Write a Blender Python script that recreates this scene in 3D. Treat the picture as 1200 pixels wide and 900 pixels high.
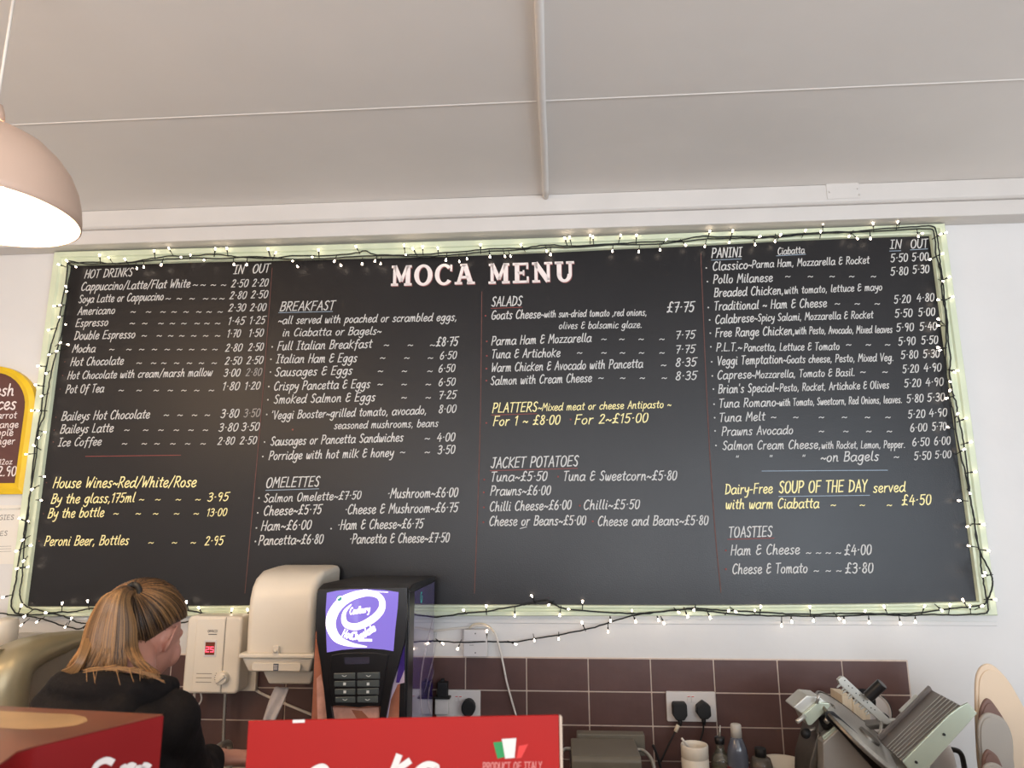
import bpy, bmesh, math, random
from math import sin, cos, tan, pi, radians, atan2, sqrt
from mathutils import Vector as V, Matrix, noise as MN

for o in list(bpy.data.objects): bpy.data.objects.remove(o)
S = bpy.context.scene; COL = S.collection

# ------------------------------------------------------------------ camera
CAMP = V((0, -2.42, 1.70)); F = 808.0
_p, _y, _r = radians(11.2), radians(-3.88), radians(-.26)
FW = V((sin(_y)*cos(_p), cos(_y)*cos(_p), sin(_p)))
_rt = V((cos(_y), -sin(_y), 0)); _up = _rt.cross(FW)
RT = _rt*cos(_r)+_up*sin(_r); UP = -_rt*sin(_r)+_up*cos(_r)
cd = bpy.data.cameras.new('camera'); cam = bpy.data.objects.new('camera', cd); COL.objects.link(cam)
cd.sensor_width = 36; cd.lens = F/1200*36; cd.clip_start = .02
cd.dof.use_dof = True; cd.dof.focus_distance = 2.4; cd.dof.aperture_fstop = 6.0
cam.matrix_world = Matrix(((RT.x, UP.x, -FW.x, CAMP.x), (RT.y, UP.y, -FW.y, CAMP.y), (RT.z, UP.z, -FW.z, CAMP.z), (0, 0, 0, 1)))
S.camera = cam
def ray(px, py): return FW+RT*((px-600)/F)-UP*((py-450)/F)
def W(px, py, y=0.0):                      # point of the vertical plane y seen at a photo pixel
    d = ray(px, py); return CAMP+d*((y-CAMP.y)/d.y)
def WX(px, py, x):
    d = ray(px, py); return CAMP+d*((x-CAMP.x)/d.x)

# ------------------------------------------------------------------ light
def lin(c): return tuple(((v/255)/12.92 if v/255 <= .04045 else ((v/255+.055)/1.055)**2.4) for v in c)
S.view_settings.view_transform = 'Standard'; S.view_settings.look = 'None'
S.view_settings.exposure = -0.38; S.view_settings.gamma = 1
wd = bpy.data.worlds.new('world'); S.world = wd; wd.use_nodes = True
wd.node_tree.nodes['Background'].inputs[0].default_value = (.80, .90, 1.0, 1)
wd.node_tree.nodes['Background'].inputs[1].default_value = 1.0
def area(name, loc, target, sx, sy, power, col):
    l = bpy.data.lights.new(name, 'AREA'); l.shape = 'RECTANGLE'; l.size = sx; l.size_y = sy; l.energy = power; l.color = col
    o = bpy.data.objects.new(name, l); COL.objects.link(o); o.location = loc
    o.rotation_euler = (V(target)-V(loc)).to_track_quat('-Z', 'Y').to_euler(); return o
area('window_daylight', (2.95, -4.5, 1.45), (.9, -1.0, 2.1), 2.4, 2.0, 125, (.76, .88, 1.0))
area('shopfront_daylight', (.2, -5.85, 1.5), (-.2, -.8, 3.4), 4.6, 1.8, 195, (.94, .96, 1.0))
for i, (x, y, z, e) in enumerate([(-2.2, -2.2, 2.55, 40), (-1.3, -3.4, 2.3, 14)]):
    l = bpy.data.lights.new('pendant_glow', 'POINT'); l.energy = e; l.color = (1, .66, .36); l.shadow_soft_size = .12
    o = bpy.data.objects.new('pendant_glow', l); COL.objects.link(o); o.location = (x, y, z)

# ------------------------------------------------------------------ materials
def mat(name, col, rough=.6, metal=0, spec=.5, emit=None, es=0, var=0, vs=8, bump=0, bs=60, coat=0, trans=0, alpha=1, aniso=None):
    m = bpy.data.materials.new(name); m.use_nodes = True; nt = m.node_tree; b = nt.nodes['Principled BSDF']
    c = lin(col) if max(col) > 1 else col
    b.inputs['Base Color'].default_value = (*c, 1); b.inputs['Roughness'].default_value = rough
    b.inputs['Metallic'].default_value = metal; b.inputs['Specular IOR Level'].default_value = spec
    b.inputs['Coat Weight'].default_value = coat; b.inputs['Coat Roughness'].default_value = .04
    b.inputs['Transmission Weight'].default_value = trans; b.inputs['Alpha'].default_value = alpha
    if emit: b.inputs['Emission Color'].default_value = (*(lin(emit) if max(emit) > 1 else emit), 1); b.inputs['Emission Strength'].default_value = es
    tc = nt.nodes.new('ShaderNodeTexCoord')
    if var:
        n = nt.nodes.new('ShaderNodeTexNoise'); n.inputs['Scale'].default_value = vs; n.inputs['Detail'].default_value = 5
        nt.links.new(tc.outputs['Object'], n.inputs['Vector'])
        if aniso:
            mp = nt.nodes.new('ShaderNodeMapping'); mp.inputs['Scale'].default_value = aniso
            nt.links.new(tc.outputs['Object'], mp.inputs[0]); nt.links.new(mp.outputs[0], n.inputs['Vector'])
        r = nt.nodes.new('ShaderNodeMapRange'); r.inputs[1].default_value = .3; r.inputs[2].default_value = .7
        r.inputs[3].default_value = 1-var; r.inputs[4].default_value = 1+var
        mx = nt.nodes.new('ShaderNodeVectorMath'); mx.operation = 'SCALE'; mx.inputs[0].default_value = c
        nt.links.new(n.outputs[0], r.inputs[0]); nt.links.new(r.outputs[0], mx.inputs['Scale']); nt.links.new(mx.outputs[0], b.inputs['Base Color'])
        rr = nt.nodes.new('ShaderNodeMapRange'); rr.inputs[3].default_value = max(.02, rough-.06); rr.inputs[4].default_value = min(1, rough+.06)
        nt.links.new(n.outputs[0], rr.inputs[0]); nt.links.new(rr.outputs[0], b.inputs['Roughness'])
    if bump:
        n2 = nt.nodes.new('ShaderNodeTexNoise'); n2.inputs['Scale'].default_value = bs; n2.inputs['Detail'].default_value = 4
        nt.links.new(tc.outputs['Object'], n2.inputs['Vector'])
        bp = nt.nodes.new('ShaderNodeBump'); bp.inputs['Strength'].default_value = bump; bp.inputs['Distance'].default_value = .004
        nt.links.new(n2.outputs[0], bp.inputs['Height']); nt.links.new(bp.outputs[0], b.inputs['Normal'])
    return m
M = dict(
 wall=mat('wall_paint', (216, 214, 212), .75, var=.03, vs=3, bump=.25, bs=18),
 ceil=mat('ceiling_paint', (234, 229, 224), .8, var=.03, vs=2, bump=.3, bs=10),
 trim=mat('trim_gloss_paint', (208, 203, 198), .5, var=.03, vs=6, bump=.25, bs=30),
 floor=mat('floor_vinyl', (156, 138, 120), .5, var=.15, vs=4),
 board=mat('chalkboard_paint', (24, 22, 24), .36, spec=.40, var=.12, vs=2.5, bump=.12, bs=240),
 frame=mat('pale_green_paint', (206, 214, 186), .45, var=.04, vs=12, bump=.2, bs=40),
 chalk=mat('white_chalk_ink', (205, 203, 200), .9, var=.10, vs=160),
 chalkdim=mat('faded_chalk_ink', (150, 146, 142), .9, var=.16, vs=160),
 yellow=mat('yellow_chalk_ink', (250, 236, 172), .9, var=.08, vs=160),
 red=mat('red_chalk_ink', (140, 72, 68), .9, var=.12, vs=60),
 brown=mat('brown_chalk_ink', (104, 70, 64), .9, var=.2, vs=40),
 bluegrey=mat('grey_blue_chalk_ink', (150, 165, 180), .9, var=.1, vs=80),
 letter=mat('white_letter_paint', (238, 226, 222), .6, var=.03, vs=60),
 lettershadow=mat('pink_letter_shadow', (150, 96, 92), .6),
 tile=mat('brown_glazed_tile', (92, 66, 62), .38, spec=.5, var=.14, vs=9, bump=.25, bs=24),
 grout=mat('cream_grout', (214, 196, 182), .9, var=.08, vs=40),
 white=mat('white_plastic', (228, 218, 202), .32, var=.02, vs=9),
 socket=mat('socket_white_plastic', (220, 214, 210), .35, var=.02, vs=9),
 steel=mat('brushed_steel', (186, 182, 174), .36, metal=.75, var=.08, vs=30, aniso=(1, 1, 12)),
 steeldark=mat('worn_steel', (120, 114, 106), .38, metal=.8, var=.12, vs=24),
 champagne=mat('satin_silver_paint', (158, 148, 120), .38, metal=.4, var=.04, vs=6),
 panelgrey=mat('warm_grey_plastic', (134, 122, 106), .45, var=.05, vs=6),
 black=mat('black_plastic', (22, 20, 22), .34, var=.1, vs=14),
 rubber=mat('black_rubber', (18, 17, 18), .6),
 slot=mat('dark_opening', (14, 12, 11), .8),
 cable=mat('dark_green_cable', (16, 20, 17), .6),
 bulb=mat('lit_bulb', (255, 240, 215), .3, emit=(255, 232, 208), es=16),
 whitecable=mat('white_flex', (222, 214, 204), .45),
 lamp=mat('blush_lamp_enamel', (206, 176, 156), .45, var=.02, vs=5),
 lampin=mat('glowing_lamp_inside', (250, 246, 236), .6, emit=(255, 232, 200), es=4),  # the bulb's light on the lining is put in as emission
 filament=mat('lamp_bulb_glass', (255, 240, 220), .3, emit=(255, 214, 165), es=150),
 signyellow=mat('yellow_sign_paint', (226, 186, 22), .4, var=.06, vs=14, bump=.15, bs=40),
 signbrown=mat('maroon_sign_paint', (92, 54, 48), .6, var=.06, vs=12),
 paper=mat('white_paper', (226, 220, 210), .8, var=.02, vs=5),
 ink=mat('grey_print_ink', (96, 90, 88), .8),
 purple=mat('purple_gloss_graphic', (74, 52, 128), .12, spec=.8, coat=1, var=.25, vs=7),
 swirl=mat('white_swirl_graphic', (198, 178, 196), .15, coat=1, var=.2, vs=9),
 choc=mat('chocolate_swirl_graphic', (168, 108, 86), .15, coat=1, var=.3, vs=16),
 blush=mat('milky_swirl_graphic', (206, 156, 140), .2, coat=1, var=.2, vs=30),
 screen=mat('lit_purple_screen', (60, 40, 130), .2, emit=(156, 138, 226), es=1.0, coat=.4),
 screenw=mat('lit_white_graphic', (240, 236, 250), .2, emit=(252, 248, 255), es=1.15),
 teal=mat('teal_mark', (30, 120, 110), .3, emit=(60, 170, 160), es=.6),
 lcd=mat('grey_display_glass', (62, 60, 74), .15, coat=1),
 key=mat('grey_key_plastic', (78, 84, 84), .3, coat=.5),
 keymark=mat('pale_key_mark', (220, 220, 215), .5),
 ledbg=mat('red_display_window', (84, 34, 16), .2, emit=(120, 50, 24), es=.4),
 led=mat('lit_red_digit', (255, 90, 110), .3, emit=(255, 84, 112), es=2.6),
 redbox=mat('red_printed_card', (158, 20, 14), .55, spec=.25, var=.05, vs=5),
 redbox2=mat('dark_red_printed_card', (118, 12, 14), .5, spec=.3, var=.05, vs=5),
 boxtop=mat('brown_printed_card', (120, 66, 48), .3, var=.25, vs=9),
 cream=mat('cream_print', (172, 138, 98), .35, var=.12, vs=20),
 kraft=mat('raw_card_edge', (188, 168, 150), .85),
 pinkprint=mat('pink_print', (200, 120, 114), .6), darkred=mat('dark_red_label', (110, 28, 28), .4),
 green=mat('green_print', (20, 130, 66), .5), whiteprint=mat('white_print', (214, 206, 200), .5), redprint=mat('red_print', (205, 40, 34), .5),
 worktop=mat('grey_laminate', (150, 142, 132), .4, var=.08, vs=30),
 counter=mat('counter_wood', (120, 84, 60), .5, var=.15, vs=8, aniso=(1, 8, 8)),
 skin=mat('skin', (196, 138, 118), .5, var=.05, vs=14),
 hoodie=mat('black_jersey', (30, 27, 27), .92, spec=.15, var=.12, vs=30, bump=.35, bs=160),
 jeans=mat('dark_denim', (36, 38, 48), .9, var=.1, vs=40),
 shoe=mat('shoe_black', (26, 25, 26), .6),
 press=mat('grey_green_enamel', (106, 100, 88), .4, var=.06, vs=12),
 glass=mat('clear_glass', (214, 214, 200), .05, trans=.9),
 oil=mat('pale_oil', (150, 130, 70), .1, trans=.6),
 bluebottle=mat('dark_blue_bottle', (84, 88, 100), .2, coat=.6, var=.1, vs=10),
 clearcap=mat('frosted_cap', (196, 190, 180), .4),
 traycream=mat('cream_tray', (224, 200, 172), .5, var=.03, vs=4),
 traybrown=mat('brown_tray', (120, 90, 80), .55, var=.05, vs=5),
 traygrey=mat('grey_tray', (168, 160, 150), .5, var=.03, vs=4),
 wood=mat('pale_wood', (222, 206, 180), .6, var=.08, vs=14, aniso=(8, 8, 1)),
 housing=mat('satin_housing', (166, 160, 152), .42, metal=.35, var=.05, vs=12),
 alu=mat('cast_aluminium', (196, 194, 186), .34, metal=.55, var=.05, vs=20),
 aluflat=mat('green_reflection_aluminium', (206, 216, 196), .22, metal=.45, var=.03, vs=4),  # pale green reflection painted into the metal's base colour
 ribbed=mat('grey_anodised_aluminium', (128, 120, 116), .45, metal=.4, var=.06, vs=30),
 towel=mat('grey_paper_towel', (190, 186, 190), .9, var=.05, vs=40),
)
def hairmat(name, a, b):
    m = bpy.data.materials.new(name); m.use_nodes = True; nt = m.node_tree; p = nt.nodes['Principled BSDF']
    at = nt.nodes.new('ShaderNodeAttribute'); at.attribute_name = 'tone'
    rp = nt.nodes.new('ShaderNodeValToRGB'); rp.color_ramp.elements[0].color = (*lin(a), 1); rp.color_ramp.elements[1].color = (*lin(b), 1)
    nt.links.new(at.outputs['Fac'], rp.inputs[0]); nt.links.new(rp.outputs[0], p.inputs['Base Color'])
    p.inputs['Roughness'].default_value = .38; p.inputs['Specular IOR Level'].default_value = .5
    return m
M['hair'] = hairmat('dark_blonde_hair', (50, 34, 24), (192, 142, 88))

# ------------------------------------------------------------------ mesh helpers
class MB:
    def __init__(s): s.v = []; s.f = []; s.t = []; s.mi = []
    def add(s, vs, fs, tone=0.5, mi=0):
        b = len(s.v); s.v += [V(x) for x in vs]; s.f += [tuple(i+b for i in f) for f in fs]; s.t += [tone]*len(vs); s.mi += [mi]*len(fs); return s
    def box(s, a, b, mi=0):
        x0, y0, z0 = a; x1, y1, z1 = b
        return s.add([(x0, y0, z0), (x1, y0, z0), (x1, y1, z0), (x0, y1, z0), (x0, y0, z1), (x1, y0, z1), (x1, y1, z1), (x0, y1, z1)],
              [(0, 3, 2, 1), (4, 5, 6, 7), (0, 1, 5, 4), (1, 2, 6, 5), (2, 3, 7, 6), (3, 0, 4, 7)], mi=mi)
    def prism(s, pts, d, mi=0):            # closed outline pushed along vector d
        n = len(pts); pts = [V(p) for p in pts]; d = V(d)
        fs = [tuple(range(n)), tuple(range(2*n-1, n-1, -1))]+[(i, i+n, (i+1) % n+n, (i+1) % n) for i in range(n)]
        return s.add(pts+[p+d for p in pts], fs, mi=mi)
    def tube(s, pts, r, n=8, cap=True, tone=.5, round_=False, mi=0, flat=None):
        pts = [V(p) for p in pts]; m = len(pts); rs = r if isinstance(r, (list, tuple)) else [r]*m
        if round_:
            a = (pts[0]-pts[1]).normalized(); b = (pts[-1]-pts[-2]).normalized()
            pre = [(pts[0]+a*rs[0]*k, rs[0]*sqrt(max(0, 1-k*k))+1e-4) for k in (.98, .8, .45)]; post = [(pts[-1]+b*rs[-1]*k, rs[-1]*sqrt(max(0, 1-k*k))+1e-4) for k in (.45, .8, .98)]
            pts = [q[0] for q in pre]+pts+[q[0] for q in post]; rs = [q[1] for q in pre]+list(rs)+[q[1] for q in post]; m = len(pts)
        vs = []; fs = []; ref = None
        for i in range(m):
            t = (pts[min(i+1, m-1)]-pts[max(i-1, 0)]).normalized()
            if ref is None: ref = V((0, 0, 1)) if abs(t.z) < .9 else V((1, 0, 0))
            u = t.cross(ref).normalized(); w = u.cross(t).normalized(); ref = w
            for k in range(n):
                a = 2*pi*k/n; vs.append(pts[i]+u*cos(a)*rs[i]+w*sin(a)*rs[i])
        for i in range(m-1):
            for k in range(n): fs.append((i*n+k, i*n+(k+1) % n, (i+1)*n+(k+1) % n, (i+1)*n+k))
        if cap: fs.append(tuple(range(n))[::-1]); fs.append(tuple((m-1)*n+k for k in range(n)))
        return s.add(vs, fs, tone, mi)
    def lathe(s, prof, c, n=32, axis='z', mi=0, cap=True):
        c = V(c); vs = []; fs = []; m = len(prof)
        for r, h in prof:
            for k in range(n):
                a = 2*pi*k/n
                if axis == 'z': vs.append(c+V((r*cos(a), r*sin(a), h)))
                elif axis == 'y': vs.append(c+V((r*cos(a), h, r*sin(a))))
                else: vs.append(c+V((h, r*cos(a), r*sin(a))))
        for i in range(m-1):
            for k in range(n): fs.append((i*n+k, i*n+(k+1) % n, (i+1)*n+(k+1) % n, (i+1)*n+k))
        if cap and prof[0][0] > 1e-5: fs.append(tuple(range(n))[::-1])
        if cap and prof[-1][0] > 1e-5: fs.append(tuple((m-1)*n+k for k in range(n)))
        return s.add(vs, fs, mi=mi)
    def ell(s, c, r, rot=None, n=20, k=12):
        c = V(c); vs = []; fs = []
        for i in range(k+1):
            th = pi*i/k
            for j in range(n):
                p = V((r[0]*sin(th)*cos(2*pi*j/n), r[1]*sin(th)*sin(2*pi*j/n), r[2]*cos(th)))
                if rot: p = rot @ p
                vs.append(c+p)
        for i in range(k):
            for j in range(n): fs.append((i*n+j, (i+1)*n+j, (i+1)*n+(j+1) % n, i*n+(j+1) % n))
        return s.add(vs, fs)
WPOS = {}
def obj(name, mb, m, parent=None, smooth=False, bevel=0, seg=2, weld=False, center=True, sub=0, auto=True):
    me = bpy.data.meshes.new(name); vs = mb.v
    c = sum(vs, V())/max(1, len(vs)) if center else V()
    me.from_pydata([v-c for v in vs], [], mb.f)
    for x in (m if isinstance(m, (list, tuple)) else [m]): me.materials.append(M[x] if isinstance(x, str) else x)
    for p, k in zip(me.polygons, mb.mi): p.material_index = k; p.use_smooth = smooth
    if len(set(mb.t)) > 1:
        a = me.attributes.new('tone', 'FLOAT', 'POINT'); a.data.foreach_set('value', mb.t)
    bm = bmesh.new(); bm.from_mesh(me)
    if weld: bmesh.ops.remove_doubles(bm, verts=bm.verts, dist=1e-5)
    bmesh.ops.recalc_face_normals(bm, faces=bm.faces); bm.to_mesh(me); bm.free(); me.update()
    o = bpy.data.objects.new(name, me); COL.objects.link(o); o.location = c; WPOS[o.name] = c
    if parent is not None: o.parent = parent; o.location = c-WPOS[parent.name]
    if bevel:
        b = o.modifiers.new('bevel', 'BEVEL'); b.width = bevel; b.segments = seg; b.limit_method = 'ANGLE'; b.angle_limit = radians(40)
        if smooth is False:
            for p in me.polygons: p.use_smooth = True
            w = o.modifiers.new('wn', 'WEIGHTED_NORMAL'); w.keep_sharp = True
    if sub: o.modifiers.new('sub', 'SUBSURF').levels = sub; o.modifiers['sub'].render_levels = sub
    return o
def thing(name, label, cat, loc=(0, 0, 0), group=None):
    o = bpy.data.objects.new(name, None); COL.objects.link(o); o.location = loc; WPOS[o.name] = V(loc); o.empty_display_size = .1
    return tag(o, label, cat, group)
def tag(o, label, cat, group=None):
    o['label'] = label; o['category'] = cat
    if group: o['group'] = group
    return o
def struct(o): o['kind'] = 'structure'; return o
def smooth_pts(pts, k=4):
    if len(pts) < 3: return [V(p) for p in pts]
    P = [V(p) for p in pts]; out = []
    for i in range(len(P)-1):
        p0 = P[max(i-1, 0)]; p1 = P[i]; p2 = P[i+1]; p3 = P[min(i+2, len(P)-1)]
        for j in range(k):
            t = j/k; out.append(.5*((2*p1)+(p2-p0)*t+(2*p0-5*p1+4*p2-p3)*t*t+(3*p1-p0-3*p2+p3)*t**3))
    out.append(P[-1]); return out
def slab(pts, y0, y1):                     # outline seen on plane y0, given depth to y1
    mb = MB(); return mb.prism([W(x, z, y0) for x, z in pts], (0, y1-y0, 0))
def rounded(x0, z0, x1, z1, r, y, n=5):
    out = []
    for cx, cz, a in ((x1-r, z1-r, 0), (x0+r, z1-r, 90), (x0+r, z0+r, 180), (x1-r, z0+r, 270)):
        for k in range(n+1):
            t = radians(a+90*k/n); out.append(V((cx+r*cos(t), y, cz+r*sin(t))))
    return out

# ------------------------------------------------------------------ the room
ND = .075; ZC = 2.86; NX0, NX1, NZ = -1.945, 1.392, 2.732
wb = struct(obj('wall_back', MB().box((-3.4, 0, 0), (3.0, .12, ZC)), 'wall'))
struct(obj('wall_left', MB().box((-3.52, -6, 0), (-3.4, .12, ZC)), 'wall'))
struct(obj('wall_right', MB().box((3.0, -3.2, 0), (3.12, .12, ZC)), 'wall'))
struct(obj('floor', MB().box((-3.5, -6, -.1), (3.1, .12, 0)), 'floor'))
struct(obj('ceiling', MB().box((-3.5, -6, ZC), (3.1, .12, ZC+.1)), 'ceil'))
struct(obj('trim_1', MB().box((-3.4, -.080, NZ), (3.0, -.0005, 2.788)), 'trim', bevel=.004))
struct(obj('trim_2', MB().prism([(-3.4, -.0005, 2.788), (-3.4, -.088, 2.788), (-3.4, -.097, 2.796), (-3.4, -.097, ZC-.001), (-3.4, -.0005, ZC-.001)], (6.4, 0, 0)), 'trim', bevel=.003))
struct(obj('trim_3', MB().prism([(-3.4, -.669, ZC), (-3.4, -.6665, ZC-.0016), (-3.4, -.6635, ZC-.0016), (-3.4, -.661, ZC)], (6.4, 0, 0)), 'ceil', bevel=.001))
# rear: shop front with piers and a head, daylight between
rear = MB().box((-3.5, -6.1, 0), (-2.6, -5.98, ZC)).box((2.6, -6.1, 0), (3.1, -5.98, ZC)).box((-2.6, -6.1, 2.5), (2.6, -5.98, ZC)).box((-2.6, -6.1, 0), (2.6, -5.98, .6))
struct(obj('wall_rear', rear, 'wall'))
pt = smooth_pts([(-.032, -.10, ZC-.011), (-.030, -.45, ZC-.0115), (-.031, -.66, ZC-.012), (-.029, -.9, ZC-.011), (-.026, -1.3, ZC-.0115), (-.02, -2.6, ZC-.011)], 4)
pipe = thing('conduit_pipe', 'white painted conduit pipe running across the ceiling', 'pipe', (-.03, -.1, ZC-.02))
obj('tube', MB().tube(pt, .0110, 14), 'ceil', pipe, smooth=True)
obj('paint_fillet', MB().box((-.046, -2.6, ZC-.004), (-.034, -.10, ZC-.0003)), 'ceil', pipe, bevel=.001)
# filler patch with screw heads on the beam at the right
pa, pb = W(967, 209, -.098), W(1008, 232, -.098)
patch = thing('cover_plate', 'small painted over cover plate on the ceiling beam at right', 'plate', (pa.x, -.097, pb.z))
obj('plate', MB().box((pa.x, -.0995, pb.z), (pb.x, -.0972, pa.z)), 'trim', patch, bevel=.001)
for q in ((970, 213), (972, 225), (1003, 211), (1005, 221), (1007, 228)):
    c = W(*q, -.0995); obj('screw_head', MB().lathe([(.0001, -.002), (.003, -.0018), (.004, 0)], c, 10, 'y'), 'trim', patch, smooth=True)

# tiles
TX, TZ, TW_, TH_ = -.3226, 1.2525, .2028, .1025
gb = obj('grout_bed', MB().box((NX0+.001, -.004, .90), (TX+7*TW_+.003, -.0003, TZ+.0035)), 'grout', wb)
rnd = random.Random(4)
for c in range(-8, 7):
    for r in range(4):
        x0 = TX+c*TW_+.002; x1 = x0+TW_-.004; z1 = TZ-r*TH_-.0005; z0 = z1-TH_+.004
        if x0 < NX0: x0 = NX0+.003
        if z0 < .905: z0 = .905
        d = .0072+rnd.uniform(-.0006, .0006)
        obj('tile', MB().box((x0, -d, z0), (x1, -.0035, z1)), 'tile', wb, bevel=.0012)

# ------------------------------------------------------------------ menu board
BX0, BX1 = -1.8855, 1.3375
def interp(P, x):
    if x <= P[0][0]: return P[0][1]
    for a, b in zip(P, P[1:]):
        if x <= b[0]: return a[1]+(b[1]-a[1])*(x-a[0])/(b[0]-a[0])
    return P[-1][1]
_te = [(W(px, py, -.0185).x, W(px, py, -.0185).z) for px, py in [(84, 311.5), (190, 309), (255, 306.8), (310, 306), (407, 303.6), (505, 301.4), (560, 299.4), (647, 296), (733, 291.8), (820, 288.2), (913, 283), (1017, 278.8), (1090, 276.5)]]
_be = [(W(px, py, -.0185).x, W(px, py, -.0185).z) for px, py in [(31, 710.6), (110, 710.6), (225, 710), (292, 709.3), (513, 708.2), (820, 709), (1030, 707), (1143, 704.5)]]
BX0 = (_te[0][0]+_be[0][0])/2; BX1 = (_te[-1][0]+_be[-1][0])/2
def top_z(x): return interp(_te, x)
def bot_z(x): return interp(_be, x)
board = thing('menu_board', 'large black chalkboard menu in a pale green frame above the tiles', 'menu board', (-.27, -.02, 1.39))
N = 24; xs = [BX0+(BX1-BX0)*i/N for i in range(N+1)]
out = [V((x, -.018, bot_z(x))) for x in xs]+[V((x, -.018, top_z(x))) for x in reversed(xs)]
obj('panel', MB().prism(out, (0, .0175, 0)), 'board', board)
FW_ = .043
def frame_piece(a, b, inner_a, inner_b, name='frame_rail'):
    # a..b outer edge, inner edge; a two step moulding
    mb = MB(); prof = [(0, -.001), (0, -.028), (.10, -.034), (.42, -.034), (.5, -.027), (.62, -.027), (.8, -.031), (.95, -.030), (1.0, -.018), (1.0, -.001)]
    ea = [V((a[0]+(inner_a[0]-a[0])*t, y, a[1]+(inner_a[1]-a[1])*t)) for t, y in prof]
    eb = [V((b[0]+(inner_b[0]-b[0])*t, y, b[1]+(inner_b[1]-b[1])*t)) for t, y in prof]
    return ea, eb
def rail(sections, name):
    mb = MB(); n = len(sections[0]); vs = [v for s in sections for v in s]; fs = []
    for i in range(len(sections)-1):
        for k in range(n): fs.append((i*n+k, i*n+(k+1) % n, (i+1)*n+(k+1) % n, (i+1)*n+k))
    fs.append(tuple(range(n))); fs.append(tuple((len(sections)-1)*n+k for k in range(n))[::-1])
    mb.add(vs, fs); return obj(name, mb, 'frame', board)
def sec(o, i):
    prof = [(0, -.001), (0, -.028), (.08, -.034), (.42, -.034), (.5, -.027), (.62, -.027), (.8, -.031), (.95, -.030), (1.0, -.0185), (1.0, -.001)]
    return [V((o[0]+(i[0]-o[0])*t, y, o[1]+(i[1]-o[1])*t)) for t, y in prof]
OX0, OX1 = -1.935, 1.381
def oz(x): return 2.724 if x < BX0+.01 or x > BX1-.01 else min(2.726, top_z(x)+.041)
tops = [sec((OX0, 2.728), (BX0, top_z(BX0)))]+[sec((x, 2.728-.006*sin(pi*(x-BX0)/(BX1-BX0))), (x, top_z(x))) for x in xs[1:-1]]+[sec((OX1, 2.728), (BX1, top_z(BX1)))]
rail(tops, 'frame_rail')
rail([sec((OX0, 1.380), (BX0, bot_z(BX0)))]+[sec((x, 1.380+.016*(x-BX0)/(BX1-BX0)), (x, bot_z(x))) for x in xs[1:-1]]+[sec((OX1, 1.397), (BX1, bot_z(BX1)))], 'frame_rail')
rail([sec((OX0, 1.380), (BX0, bot_z(BX0))), sec((OX0, 2.728), (BX0, top_z(BX0)))], 'frame_stile')
rail([sec((OX1, 1.397), (BX1, bot_z(BX1))), sec((OX1, 2.728), (BX1, top_z(BX1)))], 'frame_stile')

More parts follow.
